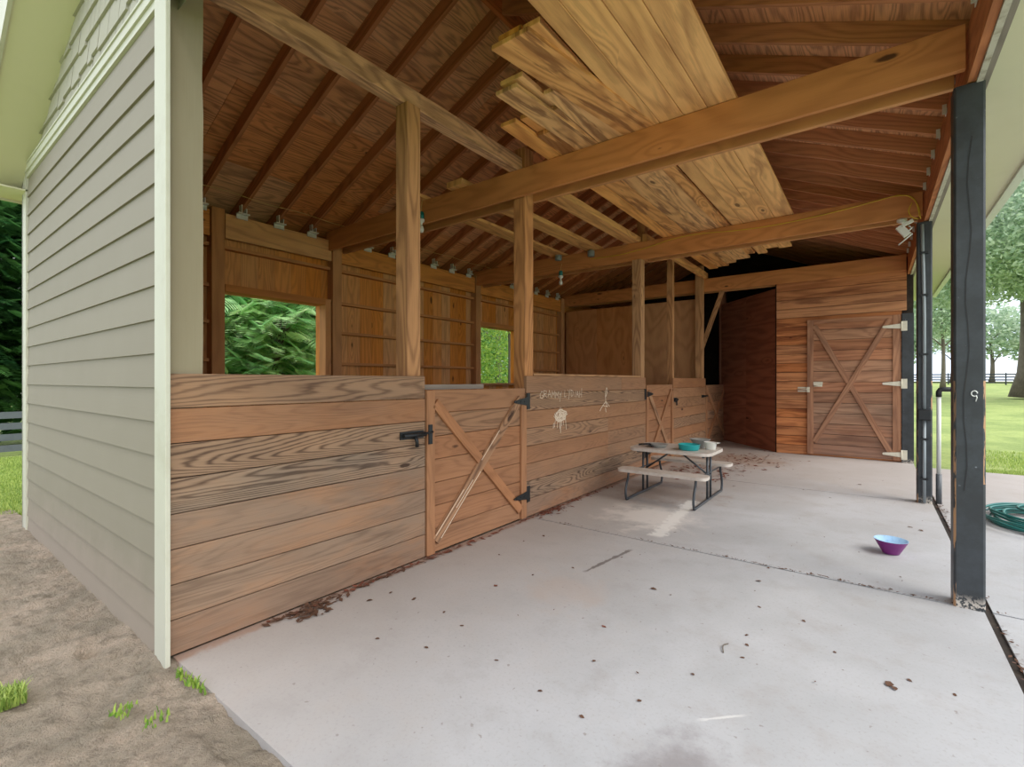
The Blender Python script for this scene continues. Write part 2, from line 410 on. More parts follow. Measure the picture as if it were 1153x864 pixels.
# ------------------------------------------------------------------ gable end wall with siding (left of picture)
m = MB()
z = 1.415 - 8*.1826
while z < 3.42:
    z1 = min(z+.1826, 3.43)
    rn = R.random()
    x0, x1 = -6.62, -3.04
    zz = max(z, -.05)
    y = .92
    A = [(x0, y-.016, zz), (x1, y-.016, zz), (x1, y-.002, z1+.01), (x0, y-.002, z1+.01)]
    m.face(A, [(0,0),(3,0),(3,.2),(0,.2)], (rn, 0, .5))
    m.face([(x0, y+.005, zz), (x1, y+.005, zz), (x1, y-.016, zz), (x0, y-.016, zz)], None, (rn, 0, .5))
    z += .1826
m.box(-6.62, -3.09, .925, 1.0, -.05, 3.43, ax=0)
m.build('wall_left', M['siding'], kind='structure', label='taupe lap siding on the end wall')
# gable above
m = MB()
m.box(-6.62, -3.05, .90, .925, 3.43, 3.475, ax=0); m.box(-6.62, -3.05, .888, .925, 3.475, 3.53, ax=0); m.box(-6.62, -3.05, .880, .925, 3.53, 3.542, ax=0)
m.build('trim_1', M['cream'], kind='structure', label='cream band board under the gable')
m = MB()
gt = lambda X: ZR(X) - .10
m.face([(-6.6, .93, 3.43), (.55, .93, 3.43), (.55, .93, gt(.55)), (-3.01, .93, gt(-3.01)), (-6.6, .93, gt(-6.6))])
m.face([(-6.6, .98, 3.43), (-6.6, .98, gt(-6.6)), (-3.01, .98, gt(-3.01)), (.55, .98, gt(.55)), (.55, .98, 3.43)])
z = 3.535; row = 0
while z < 5.3:
    x = -6.7 + (row % 2)*.07
    while x < .6:
        w = R.choice((.11, .15, .19, .23)); e = R.choice((0, 0, .028))
        zt = z + .21
        lim = min(gt(x+.01), gt(x+w-.01))
        if z - .02 < lim:
            m.face([(x+.003, .93-.022, z-e), (x+w-.003, .93-.022, z-e), (x+w-.003, .928, min(zt, lim)), (x+.003, .928, min(zt, lim))], None, (R.random(), 0, .5))
            m.face([(x+.003, .93, z-e), (x+w-.003, .93, z-e), (x+w-.003, .908, z-e), (x+.003, .908, z-e)], None, (.2, 0, .5))
            m.face([(x+w-.003, .908, z-e), (x+w-.003, .93, z-e), (x+w-.003, .93, min(zt, lim))], None, (.2, 0, .5))
            m.face([(x+.003, .93, z-e), (x+.003, .908, z-e), (x+.003, .93, min(zt, lim))], None, (.2, 0, .5))
        x += w
    z += .17; row += 1
m.build('wall_gable', M['shake'], kind='structure', label='pale staggered shakes in the gable')
m = MB()
m.box(-3.045, -2.883, .896, .919, -.03, 5.0)
m.build('trim_2', M['cream'], kind='structure', label='cream corner board beside the stall front', bevel=.003)
m = MB(); m.box(-6.78, -6.60, .895, .93, -.06, 3.5); m.box(-6.79, -6.76, .895, 1.08, -.06, 3.5)
m.build('trim_3', M['cream'], kind='structure', label='cream corner board at the far end of the siding')

# roof, rake soffit, eave soffits
YF, YB = .60, 14.9
def slope(y0, y1, dz0, dz1, xe0, xe1, m, col=None):
    for sgn in (-1, 1):
        xe = xe0 if sgn < 0 else xe1
        a = V((xe, y0, ZR(xe)+dz0)); r = V((-3.01, y0, ZR(-3.01)+dz0))
        m.obox(a, (0, y1-y0, 0), r - a, (0, 0, dz1-dz0), col=col or (.5, 0, .5))
m = MB()
# plywood sheets, grain across the rafters
for sgn in (-1, 1):
    xe = -7.03 if sgn < 0 else 1.01
    tot = abs(xe + 3.01); n = 4
    for i in range(n):
        xa = xe + (-3.01 - xe)*i/n; xb = xe + (-3.01 - xe)*(i+1)/n
        y = .95 - (i % 2)*1.22
        while y < 14.5:
            ya, yb = max(y, .7), min(y+2.44, 14.8)
            m.obox((xa, ya+.002, ZR(xa)+.16), (0, yb-ya-.004, 0), V((xb, 0, ZR(xb))) - V((xa, 0, ZR(xa))), (0, 0, .018))
            y += 2.44
m.build('ceiling', M['deck'], kind='structure', label='plywood roof deck over the rafters')
m = MB(); slope(YF, YB, .18, .21, -7.08, 1.06, m); m.build('roof', M['roof'], kind='structure')
m = MB()
for sgn in (-1, 1):
    xe = -7.03 if sgn < 0 else 1.04
    a = V((xe, YF, ZR(xe)-.125)); r = V((-3.01, YF, ZR(-3.01)-.125))
    m.obox(a, (0, .935-YF, 0), r-a, (0, 0, .02))
m.build('trim_4', M['soffit'], kind='structure', label='cream soffit under the rake overhang')
m = MB()
for sgn in (-1, 1):
    xe = -7.06 if sgn < 0 else 1.06
    a = V((xe, YF-.02, ZR(xe)-.14)); r = V((-3.01, YF-.02, ZR(-3.01)-.14))
    m.obox(a, (0, .025, 0), r-a, (0, 0, .33))
m.build('trim_5', M['cream'], kind='structure', label='cream rake board along the roof edge')
m = MB(); m.box(-7.03, -6.6, YF, YB, 3.30, 3.315, ax=1); m.build('trim_6', M['soffit'], kind='structure', label='cream soffit of the rear eave')
m = MB(); m.box(-7.06, -7.03, YF, YB, 3.28, 3.62, ax=1); m.build('trim_7', M['cream'], kind='structure', label='cream fascia of the rear eave')
m = MB(); m.box(.585, 1.04, YF, YB, 3.36, 3.375, ax=1)
m.build('trim_8', M['soffit'], kind='structure', label='broad cream soffit outside the black posts')
m = MB(); m.box(1.04, 1.065, YF, YB, 3.33, 3.62, ax=1)
m.prism([(0,0),(.09,0),(.12,.05),(.12,.11),(0,.11)], lambda x, z, t: (1.065+x, t, 3.40+z), YF, YB)
m.build('trim_9', M['gutter'], kind='structure', label='white fascia and gutter beyond the soffit')

# ------------------------------------------------------------------ right hand header along the black posts
def single(name, mat, label, cat, group=None, bevel=0, kind=None, **k):
    mm = MB(); return mm, (lambda: mm.build(name, mat, None, label, cat, group, kind, bevel))
root = empty('header_beam', (.53, 6, 3.33), 'long brown header with a worn white edge strip on top of the black posts', 'beam')
m = MB(); m.box(.475, .515, .95, 14.3, 3.345, 3.69, ax=1); m.build('inner_board', M['rafter'], root)
m = MB(); m.box(.517, .548, .95, 14.3, 3.33, 3.66, ax=1); m.build('edge_strip', M['hdr_trim'], root, label='worn white strip')
m = MB(); m.box(.55, .583, .95, 14.3, 3.345, 3.69, ax=1); m.build('outer_board', M['greyw'], root)

# black posts
def blackpost(x0, x1, y0, y1, label, top=3.335):
    m = MB(); ch = .012
    P = [(x0+ch, y0), (x1-ch, y0), (x1, y0+ch), (x1, y1-ch), (x1-ch, y1), (x0+ch, y1), (x0, y1-ch), (x0, y0+ch)]
    n = 8
    for i in range(8):
        a, b = P[i], P[(i+1) % 8]
        peel = 1.0 if i in (1, 7, 3, 5) else (0.0)
        zz = [0, .8, 1.0, 1.45, top]
        for k in range(4):
            pe = peel
            if i == 1: pe = (0, .9, 1, 0)[k]
            if i == 7: pe = (1, .85, .5, 0)[k]
            if i in (3, 5): pe = 0
            if i == 0 and k == 1: pe = 0
            m.face([(a[0], a[1], zz[k]), (b[0], b[1], zz[k]), (b[0], b[1], zz[k+1]), (a[0], a[1], zz[k+1])], None, (.5, pe, .5))
    m.face([(p[0], p[1], top) for p in P])
    return m.build('black_post', M['bpost'], None, label, 'post', 'black painted porch posts')
p1 = blackpost(.41, .56, 4.18, 4.34, 'thick black painted post nearest the camera with peeling edges')
p2 = blackpost(.41, .55, 7.48, 7.63, 'black painted post carrying the grey conduit and box')
# dark drying crack and an eye hook on the near post
m = MB(); pts = []
for i in range(16):
    z = .75 + i*.15; pts.append((.475 + .012*math.sin(i*1.3) + (i-8)*.002, 4.1788, z))
for a, b in zip(pts, pts[1:]): m.beam(a, b, .006, .003, side=(1,0,0))
m.build('crack', M['rubber'], p1)
m = MB(); m.tube([(.505+.014*math.cos(a), 4.165, 1.37+.017*math.sin(a)) for a in [i*.45 for i in range(13)]] + [(.517, 4.165, 1.345), (.511, 4.165, 1.32)], .0035, 6)
m.tube([(.505, 4.18, 1.387), (.505, 4.165, 1.387)], .004, 6); m.build('eye_hook', M['tie'], p1, label='small pale metal eye hook')

# conduit, box, on second post
root = empty('electrical_conduit', (.44, 7.45, 0), 'grey conduit with a junction box running down the second black post', 'conduit')
m = MB(); m.tube([(.475, 7.455, 0.01), (.475, 7.455, 1.0)], .017, 10); m.tube([(.475, 7.455, 1.12), (.475, 7.455, 2.2), (.468, 7.455, 2.7), (.455, 7.455, 3.3)], .017, 10); m.build('pipe', M['cond'], root)
m = MB(); m.box(.41, .535, 7.39, 7.478, .985, 1.11, ax=2); jb = m.build('junction_box', M['metal'], root, bevel=.006)
m = MB(); m.box(.418, .527, 7.384, 7.39, .995, 1.10, ax=2); m.build('box_cover', M['metal'], jb, bevel=.003)
for z in (.28, .75, 1.75, 2.45, 2.95):
    m = MB(); m.box(.44, .51, 7.436, 7.48, z, z+.025, ax=0); m.build('strap', M['metal'], root)
# water pipe
root = empty('water_pipe', (.62, 7.55, 0), 'white plastic water pipe with grey foot and black elbow behind the near post', 'pipe')
m = MB(); m.tube([(.612, 7.56, .34), (.612, 7.56, 1.29)], .021, 12); m.build('riser', M['pvc'], root)
m = MB(); m.tube([(.612, 7.56, 0.0), (.612, 7.56, .35)], .028, 12); m.build('sleeve', M['gpvc'], root, label='dark grey sleeve')
m = MB(); m.tube([(.612, 7.56, 1.26), (.612, 7.56, 1.32), (.625, 7.56, 1.345), (.65, 7.56, 1.35), (.75, 7.56, 1.35)], .028, 12); m.build('elbow', M['rubber'], root, label='black elbow')

# ------------------------------------------------------------------ cross beams (two plies each)
def cross(Y0, label, x0=-6.58, x1=.46, zb=3.40, h=.285, dips=0):
    root = empty('tie_beam', (-3, Y0, zb), label, 'beam', 'wide tie beams across the barn')
    m = MB(); m.box(x0, x1, Y0, Y0+.042, zb, zb+h, ax=0, col=(.6, 0, .3)); m.build('front_board', M['beam'], root, bevel=.004)
    m = MB(); m.box(x0, x1-.03, Y0+.235, Y0+.277, zb, zb+h, ax=0, col=(.45, 0, .6)); m.build('rear_board', M['beam'], root, bevel=.004)
cross(4.10, 'nearest wide brown tie beam running from the near black post')
cross(7.42, 'middle wide tie beam with the yellow cable, ending at the second black post')
cross(10.95, 'far tie beam over the plywood partition and the back wall')
# old beam along the stalls in the first bay
m = MB(); m.box(-3.12, -3.005, 1.0, 4.25, 3.685, 3.835, ax=1)
m.build('loft_timber', M['oldbeam'], None, 'rough reddish timber laid along the stalls on top of the first stall post', 'timber', bevel=.004)
def timber(x0, x1, y0, y1, label, z=3.69, h=.045, mat='plank'):
    m = MB(); m.box(x0, x1, y0, y1, z, z+h, ax=1, col=(.35, 0, .6))
    return m.build('loft_timber', M[mat], None, label, 'timber', 'loose timbers bridging the tie beams', bevel=.003)
timber(-4.66, -4.40, 3.93, 7.55, 'loose timber furthest left over the middle stall, its tip over the near beam', h=.04)
timber(-3.98, -3.74, 4.02, 7.6, 'loose timber second from the left over the middle stall', h=.07)
timber(-3.24, -3.02, 4.2, 7.5, 'loose timber third from the left, just left of the planked loft', h=.09)
timber(-3.0, -2.93, 7.5, 11.1, 'single joist running from the middle tie beam back to the far tie beam', h=.14)

# planks of the loft  (x0, x1, ynear, yfar, z level, bark?)
PL = [(-2.64, -2.475, 3.34, 8.7, 0, 0), (-2.465, -2.25, 3.66, 10.0, 0, 1), (-2.47, -2.33, 3.40, 7.9, .042, 0), (-2.245, -2.075, 3.39, 9.8, 0, 1),
      (-2.31, -2.10, 2.92, 8.3, .042, 0), (-2.07, -1.80, 3.16, 9.6, 0, 1), (-2.02, -1.83, 2.53, 7.9, .042, 0), (-1.795, -1.665, 2.5, 9.3, 0, 1),
      (-1.63, -1.485, 1.1, 9.4, 0, 0), (-1.48, -1.283, 1.1, 9.1, 0, 0), (-1.278, -1.092, 1.1, 9.2, 0, 0), (-1.087, -.87, 1.1, 7.9, 0, 0)]
PL[0] = (-2.64, -2.475, 3.34, 10.1, 0, 0)
names = ['first plank of the loft on the left, ending shortest at its near end', 'second-row stained plank of the loft set back between two others', None, 'narrow stained plank in the left part of the loft, stepped end towards the camera', None,
         'weathered greyish plank in the left part of the loft', None, 'long stained plank left of the dark gap in the loft', 'knotty plank just right of the dark gap in the loft', 'orange plank, third from the right edge of the loft',
         'pale plank second from the right edge of the loft', 'wide plank at the right edge of the loft']
for i, (x0, x1, y0, y1, dz, bk) in enumerate(PL):
    m = MB(); dx = 0
    if i == 7: dx = .0
    a = (x0, y0, 3.69+dz); 
    m.obox(a, (dx, y1-y0, 0), (x1-x0, 0, 0), (0, 0, .038), col=(R.uniform(.2, .8), 0, R.random()))
    nm = names[i] or 'plank lying on top of the lower planks of the loft'
    m.build('loft_plank', M['plankb' if bk else 'plank'], None, nm, 'plank', 'sawn planks stored on the tie beams', bevel=.003)
# overlapping lower piece with the broad tip
for (xa, xb, y0, y1, xo, lab) in ((-2.34, -2.10, 2.90, 4.12, .05, 'short broad plank end reaching down towards the camera from the loft'), (-2.04, -1.70, 2.48, 4.12, .22, 'slanting plank with bark streaks at the near left of the loft')):
    m = MB(); m.obox((xa, y0, 3.655), (xo, y1-y0, .03), (xb-xa-.04, 0, 0), (0, 0, .034)); m.build('loft_plank', M['plankb'], None, lab, 'plank', 'sawn planks stored on the tie beams', bevel=.003)

# ------------------------------------------------------------------ rafters with ties
rl, rr = [], []
Y = 1.395
proto_l = MB(); xa, xb = -7.02, -3.03
proto_l.obox((xa, 0, ZR(xa)), V((xb-xa, 0, ZR(xb)-ZR(xa))), (0, 0, .158), (0, .04, 0), col=(.5, 0, .4))
proto_r = MB(); xa2, xb2 = 1.02, -2.99
proto_r.obox((xa2, 0, ZR(xa2)), V((xb2-xa2, 0, ZR(xb2)-ZR(xa2))), (0, 0, .158), (0, .04, 0), col=(.5, 0, .6))
tie = MB()
for s in (1,):
    tie.box(-6.515, -6.44, -.014, -.003, 3.60, 3.70, ax=2); tie.box(-6.515, -6.44, -.05, .09, 3.585, 3.60, ax=1); tie.box(-6.515, -6.50, -.05, .09, 3.53, 3.60, ax=1); tie.box(-6.515, -6.44, .043, .055, 3.60, 3.66, ax=2)
tier = MB(); tier.box(.445, .473, -.010, -.003, 3.62, 3.70, ax=2); tier.box(.467, .473, -.03, .045, 3.62, 3.66, ax=1)
first = None
for k in range(28):
    y = Y + .482*k
    for side in ('left', 'right'):
        far = y > 11
        lab = 'dark brown rafter on the %s roof slope' % side
        src = proto_l if side == 'left' else proto_r
        key = 'm_'+side
        if k == 0:
            o = src.build('rafter', M['rafter'], None, lab, 'rafter', 'rafters of the %s roof slope' % side)
            t_ = (tie if side == 'left' else tier).build('rafter_tie', M['tie'], o, label='pale metal tie')
            globals()[key] = (o, t_); base = V(o.location); o.location = base + V((0, y, 0))
            o['_b'] = tuple(base)
        else:
            o0, t0 = globals()[key]
            o = o0.copy(); COL.objects.link(o); o.location = V(o0['_b']) + V((0, y, 0))
            if y < 11:
                t2 = t0.copy(); COL.objects.link(t2); t2.parent = o
m = MB(); m.box(-3.03, -2.99, .98, 14.4, ZR(-3.01)-.03, ZR(-3.01)+.17, ax=1); m.build('ridge_board', M['rafter'], None, 'dark ridge board where the rafters meet', 'beam')

# ------------------------------------------------------------------ rear wall (X = -6.5 side)
m = MB()
W1 = (2.67, 4.05, 1.40, 2.58); W2 = (7.55, 8.95, 1.40, 2.60)
def sheath(y0, y1, z0, z1, dy=.23, mm=m, x0=-6.66, x1=-6.645):
    y = y0
    while y < y1-1e-4:
        ye = min(y+dy, y1); mm.box(x0, x1, y+.001, ye-.001, z0, z1, ax=2); y = ye
for (a, b) in ((.95, W1[0]), (W1[1], W2[0]), (W2[1], 14.4)): sheath(a, b, -.1, 3.5, .23 if a < 5 else .3)
for w in (W1, W2): sheath(w[0], w[1], -.1, w[2]); sheath(w[0], w[1], w[3], 3.5)
m.box(-6.78, -6.675, 1.0, W1[0], -.1, 3.3, ax=2); m.box(-6.78, -6.675, W1[1], W2[0], -.1, 3.3, ax=2); m.box(-6.78, -6.675, W2[1], 14.4, -.1, 3.3, ax=2)
for w in (W1, W2): m.box(-6.78, -6.675, w[0], w[1], -.1, w[2], ax=1); m.box(-6.78, -6.675, w[0], w[1], w[3], 3.3, ax=1)
wall_rear = m.build('wall_rear', M['rear'], kind='structure', label='orange brown boards of the rear stall wall')
for k, w in enumerate((W1, W2)):
    m = MB()
    m.box(-6.68, -6.52, w[0]-.0, w[1], w[3], w[3]+.09, ax=1)
    m.box(-6.68, -6.52, w[1], w[1]+.09, w[2]-.1, w[3]+.09, ax=2)
    m.box(-6.68, -6.52, w[0], w[1], w[2]-.05, w[2], ax=1)
    m.build('window_%d' % (k+1), M['girt'], kind='structure', label='unglazed opening in the rear wall framed in wood')
m = MB(); m.box(-6.56, -6.52, .98, 2.49, 3.24, 3.56, ax=1); m.box(-6.56, -6.52, 2.67, 4.15, 3.25, 3.56, ax=1); m.box(-6.56, -6.52, 4.32, 7.40, 3.25, 3.56, ax=1); m.box(-6.56, -6.52, 7.55, 14.3, 3.25, 3.56, ax=1)
m.build('wall_plate', M['rear'], None, 'wide knotty board along the top of the rear stall wall', 'board')
def girt(y0, y1, z):
    m = MB(); m.box(-6.645, -6.545, y0, y1, z, z+.042, ax=1, col=(.5, 0, .5))
    m.build('wall_girt', M['girt'], None, 'thin horizontal nailing board on the rear stall wall', 'board', 'nailing boards of the rear stall wall')
for z in (3.12, 2.62, 2.165, 1.69, 1.2, .7):
    girt(1.0, 2.49, z)
    if not 1.4 < z < 2.7: girt(2.67, 4.14, z)
    girt(4.33, 7.40, z)
    if not 1.4 < z < 2.7: girt(7.55, 8.95, z)
    girt(9.05, 10.74, z)
for (y0, lab) in ((2.50, 'square post in the rear wall beside the near window opening'), (4.155, 'square post in the rear wall under the nearest tie beam'), (7.41, 'square post in the rear wall beside the far window opening'), (10.77, 'post in the far corner of the rear wall')):
    m = MB(); m.box(-6.64, -6.49, y0, y0+.15, -.05, 3.6); m.build('wall_post', M['girt'], None, lab, 'post', 'posts of the rear wall', bevel=.004)

# ------------------------------------------------------------------ stall posts
def post(x0, x1, y0, y1, z0, z1, lab, mat='post', col=None):
    m = MB(); m.box(x0, x1, y0, y1, z0, z1, ax=2, col=col); return m.build('stall_post', M[mat], None, lab, 'post', 'bare wooden posts along the stall fronts', bevel=.004)
post(-3.11, -2.970, 2.56, 2.70, 0, 3.685, 'first slim post above the stall front, left of the open-topped gate')
post(-3.12, -2.970, 4.175, 4.334, 0, 3.95, 'second stall post, rising to the nearest tie beam at the right of the gate')
post(-3.12, -2.970, 7.37, 7.52, 0, 3.40, 'third stall post under the middle tie beam')
post(-3.10, -2.970, 7.53, 7.65, 3.42, 4.1, 'short post stub standing up behind the middle tie beam')
post(-3.08, -2.970, 8.88, 8.97, 0, 3.72, 'fourth stall post, thin, right of the second gate')
post(-3.12, -2.970, 10.80, 10.945, 0, 3.95, 'last stall post at the corner of the plywood partition')
# corner post, pale
m = MB(); n = 24
for i in range(n):
    z0 = 0 + 5.0*i/n; z1 = 5.0*(i+1)/n
    e0 = .012*noise.noise(V((z0*3, 1, 0))); e1 = .012*noise.noise(V((z1*3, 1, 0)))
    q0 = [(-3.085, .93, z0), (-2.97, .93, z0), (-2.97, 1.10+e0, z0), (-3.085, 1.10+e0, z0)]
    q1 = [(-3.085, .93, z1), (-2.97, .93, z1), (-2.97, 1.10+e1, z1), (-3.085, 1.10+e1, z1)]
    for a in range(4):
        b = (a+1) % 4; m.face([q0[a], q0[b], q1[b], q1[a]], [(z0, a*.14), (z0, a*.14+.14), (z1, a*.14+.14), (z1, a*.14)], (.5, 0, .5))
def mk_pale():
    t = NT('pale_raw_post'); w = t.world(); s = t.n('SeparateXYZ'); t.set(s.inputs[0], w)
    a = t.noise(t.scale(w, (4, 4, 1.2)), 1, 4, .6); f = t.noise(t.scale(w, (90, 90, 3)), 1, 3)
    c = t.mix(a, lin((160,152,128)), lin((134,122,96))); c = t.mix(t.math('MULTIPLY', f, .4), c, lin((140,128,100)))
    return t.fin(c, .8, f, .2, .003)
m.build('corner_post', mk_pale(), None, 'pale rough-edged corner post beside the cream corner board', 'post')

# ------------------------------------------------------------------ stall fronts
def front(y0, y1, top, n, wears, label, split=None, xf=FX, low=.01):
    root = empty('half_wall', (xf, (y0+y1)/2, 0), label, 'stall wall', 'boarded stall fronts')
    m = MB(); h = (top - low)/n
    for i in range(n):
        z0 = low + h*i
        segs = [(y0, y1)]
        if split and i in split: segs = [(y0, split[i]), (split[i], y1)]
        for j, (a, b) in enumerate(segs):
            w = wears[i] if i < len(wears) else 0
            m.box(xf-.038, xf+R.uniform(-.002, .002), a+.001, b-.001, z0+.0025, z0+h-.0025, ax=1, col=(R.random(), min(1, w*R.uniform(.8, 1.1)), R.random()))
    m.build('board_panel', M['stall'], root, bevel=.0025)
    return root
s1 = front(.922, 2.715, 1.49, 8, (1, .95, .9, .85, .8, .4, .4, .35), 'nearest boarded stall front between the corner post and the first gate')
s2 = front(4.15, 7.47, 1.505, 8, (.75, .6, .4, .3, .25, .15, .1, .3), 'long middle stall front with chalk scribbles behind the picnic table', split={7: 6.55, 4: 6.1, 3: 6.1, 2: 6.1})
s3 = front(8.80, 10.915, 1.505, 8, (.4, .3, .2, .1, .1, .1, .1, .1), 'far short stall front between the two distant gates')
m = MB(); m.box(-3.09, -2.97, 4.34, 7.36, 1.506, 1.53, ax=1); m.build('cap_board', M['post'], s2)
m = MB(); m.box(-3.07, -2.97, 1.10, 2.55, 1.462, 1.487, ax=1); m.build('cap_board', M['post'], s1)

# chalk marks on the middle front
def strokes(parent, name, lines, y0, z0, sc, w=.006, x=FX+.0035, lab=None):
    m = MB()
    for ln in lines:
        for (a, b) in zip(ln, ln[1:]):
            xo = x + R.uniform(0, .0016); p = (xo, y0 + a[0]*sc, z0 + a[1]*sc); q = (xo, y0 + b[0]*sc, z0 + b[1]*sc)
            m.beam(p, q, w, .0016, side=(0, 1, .3))
    m.build(name, M['chalk'], parent, label=lab)
G = {'G': [[(.8,.85),(.4,1),(0,.6),(.1,.1),(.6,0),(.85,.4),(.45,.4)]], 'R': [[(0,0),(0,1),(.6,.9),(.6,.55),(0,.5),(.7,0)]], 'A': [[(0,0),(.4,1),(.8,0)],[(.15,.4),(.65,.4)]],
     'M': [[(0,0),(.1,1),(.45,.4),(.8,1),(.9,0)]], 'Y': [[(0,1),(.35,.5)],[(.7,1.1),(.2,-.5)]], 'L': [[(.1,1),(0,0),(.5,.05)]], 'D': [[(0,0),(0,1),(.6,.7),(.5,.1),(0,0)]],
     'I': [[(.4,1),(.1,0)]], 'H': [[(0,0),(.1,1.1)],[(.7,0),(.75,1.5)],[(.05,.5),(.7,.5)]], ' ': [], 'T': [[(0,.95),(.7,1)],[(.35,1),(.3,0)]]}
ls = []; cx = 0
for ch in 'GRAMMY LYDIAH':
    for st in G[ch]: ls.append([(cx+a, b+.15*math.sin(cx)) for a, b in st])
    cx += .55 if ch in ' I' else 1.02
strokes(s2, 'chalk_writing', ls, 4.40, 1.255, .078, .0055, lab='faint white chalk lettering')
ls = []; rr_ = random.Random(3)
for i in range(44):
    a = rr_.uniform(0, 6.28); r1 = rr_.uniform(.1, 1); ls.append([(2*r1*math.cos(a), r1*math.sin(a)*1.1), (2*r1*math.cos(a+1.2), r1*math.sin(a+1.2)*1.1), (1.6*r1*math.cos(a+2.3), r1*.8*math.sin(a+2.3)*1.1)])
for q in (-1.7, -.9, -.2, .35, .9, 1.7): ls.append([(q*.9, -.7), (q*1.05, -1.6-rr_.random()*.9)])
ls.append([(0, 1.2), (.05, -2.8)]); ls.append([(.9, -.2), (2.2, .05)]); ls.append([(-2.0,-1.1),(-2.1,-1.9)])
strokes(s2, 'chalk_scribble', ls, 4.83, 1.05, .075, .008, lab='dense round white chalk scribble')
ls = [[(0,0),(.5,.6),(.8,1.2),(.5,1.5),(.2,1.1),(0,.5),(.2,-.6)], [(.3,.2),(.7,.9)], [(.2,-.6),(-1.0,-1.3),(-1.8,-1.9)], [(.2,-.8),(.8,-1.4),(.3,-1.3),(-.6,-1.2)], [(.2,-.6),(.9,-1.0),(1.5,-1.4)], [(.1,-1.5),(.3,-2.2)]]
strokes(s2, 'chalk_figure', ls, 6.0, 1.22, .09, .011, lab='faint chalk stick figure')

# dutch gates
def hinge(root, yb, z, d, xf, mat='metal', L=.24):
    m = MB(); m.box(xf+.001, xf+.008, yb+d*.006, yb+d*.065, z-.085, z+.085, ax=2); m.tube([(xf+.01, yb, z-.085), (xf+.01, yb, z+.085)], .008, 8)
    m.prism([(yb-d*.01, z-.045), (yb-d*L, z-.012), (yb-d*L*1.05, z), (yb-d*L, z+.012), (yb-d*.01, z+.045)], lambda y, zz, t: (t, y, zz), xf+.028, xf+.034)
    h_ = m.build('hinge', M[mat], root, label='black iron strap hinge')
    for yy in (.07, .14, .21):
        b_ = MB(); b_.tube([(xf+.033, yb-d*yy, z), (xf+.039, yb-d*yy, z)], .008, 8); b_.build('bolt', M[mat], h_)
def gate(y0, y1, z0, z1, hinge_hi, label, xf=FX-.012, mats='doorw', latch=None, wear=.2, scuff=True, flat=False):
    root = empty('stall_gate', (xf, (y0+y1)/2, z0), label, 'gate', 'cross-braced stall gates')
    n = 7; h = (z1-z0)/n; m = MB()
    for i in range(n):
        m.box(xf-.035, xf, y0+.004, y1-.004, z0+h*i+.0025, z0+h*(i+1)-.0025, ax=1, col=(R.random(), wear*(1-i/n)+.05, R.random()))
    bp = m.build('board_panel', M[mats], root, bevel=.002)
    for (a, b) in ((y0+.002, y0+.09), (y1-.098, y1-.01)):
        m = MB(); m.box(xf+.001, xf+.026, a, b, z0, z1-.005 if a < y0+.01 else z1-.12, ax=2, col=(.6, 0, .4)); m.build('side_rail', M[mats], root, bevel=.002)
    ya, yb, za, zb = y0+.10, y1-.11, z0+.10, z1-.11
    m = MB(); m.beam((xf+.0135, ya, zb), (xf+.0135, yb, za), .09, .025, side=(0, 1, 1)); m.build('brace', M[mats], root, bevel=.002)
    m = MB(); p, q = V((xf+.0145, yb, zb)), V((xf+.0145, ya, za)); mid = (p+q)/2; dv = (q-p).normalized()
    m.beam(p, q, .09, .0272, side=(0, -1, 1)); m.build('brace', M[mats], root, bevel=.002)
    if scuff:
        m = MB()
        for (t0, t1, o) in ((.28, .50, .034), (.55, .97, -.03), (.7, .98, .035), (.62, .8, .0)):
            a = p.lerp(q, t0); b = p.lerp(q, t1); off = V((.0145, 0, 0)) + V((0, dv.z, -dv.y))*o
            m.beam(a+off, b+off, .006, .0012, side=(0, 1, 1))
        m.build('scuff_marks', M['chalk'], bp, label='pale chewed and chalked scuffs')
    return root
g1 = gate(2.722, 4.143, .012, 1.375, 1, 'nearest cross-braced stall gate with black hinges and barrel latch')
hinge(g1, 4.145, 1.235, 1, FX-.004); hinge(g1, 4.145, .25, 1, FX-.004)
m = MB()
m.tube([(FX+.022, 2.47, 1.02), (FX+.022, 2.70, 1.02)], .018, 8); m.box(FX, FX+.008, 2.45, 2.69, .99, 1.05, ax=1); m.tube([(FX+.022, 2.69, 1.02), (FX+.022, 2.78, 1.03)], .009, 8)
m.box(FX+.014, FX+.024, 2.735, 2.775, .93, 1.09, ax=2)
bl = m.build('barrel_latch', M['metal'], g1, label='black iron barrel latch')
m = MB(); m.tube([(FX+.025, 2.585, 1.01), (FX+.04, 2.59, .97), (FX+.035, 2.595, .925)], .015, 8); m.build('handle', M['metal'], bl)
g2 = gate(7.475, 8.795, .012, 1.385, 0, 'second cross-braced gate, behind the picnic table', scuff=False)
hinge(g2, 7.475, 1.235, -1, FX-.004); hinge(g2, 7.475, .3, -1, FX-.004)
m = MB(); m.tube([(FX+.022, 8.80, 1.10), (FX+.022, 8.98, 1.10)], .02, 8); m.box(FX, FX+.008, 8.79, 9.0, 1.06, 1.14, ax=1); m.tube([(FX+.03, 8.88, 1.1), (FX+.035, 8.89, 1.0)], .014, 8); m.build('barrel_latch', M['metal'], g2)
g3 = gate(10.92, 12.68, .012, 1.36, 0, 'farthest cross-braced gate, half in the dark beyond the last stall post', scuff=False)
m = MB(); m.tube([(FX+.022, 10.62, 1.12), (FX+.022, 10.98, 1.12)], .018, 8); m.box(FX, FX+.008, 10.6, 10.76, 1.09, 1.15, ax=1); m.build('barrel_latch', M['metal'], g3)
m = MB(); m.box(-3.12, -2.99, 2.72, 3.52, 1.375, 1.418, ax=1); m.build('ledge_board', M['greyw'], None, 'weathered grey board lying along the top of the nearest gate', 'board')
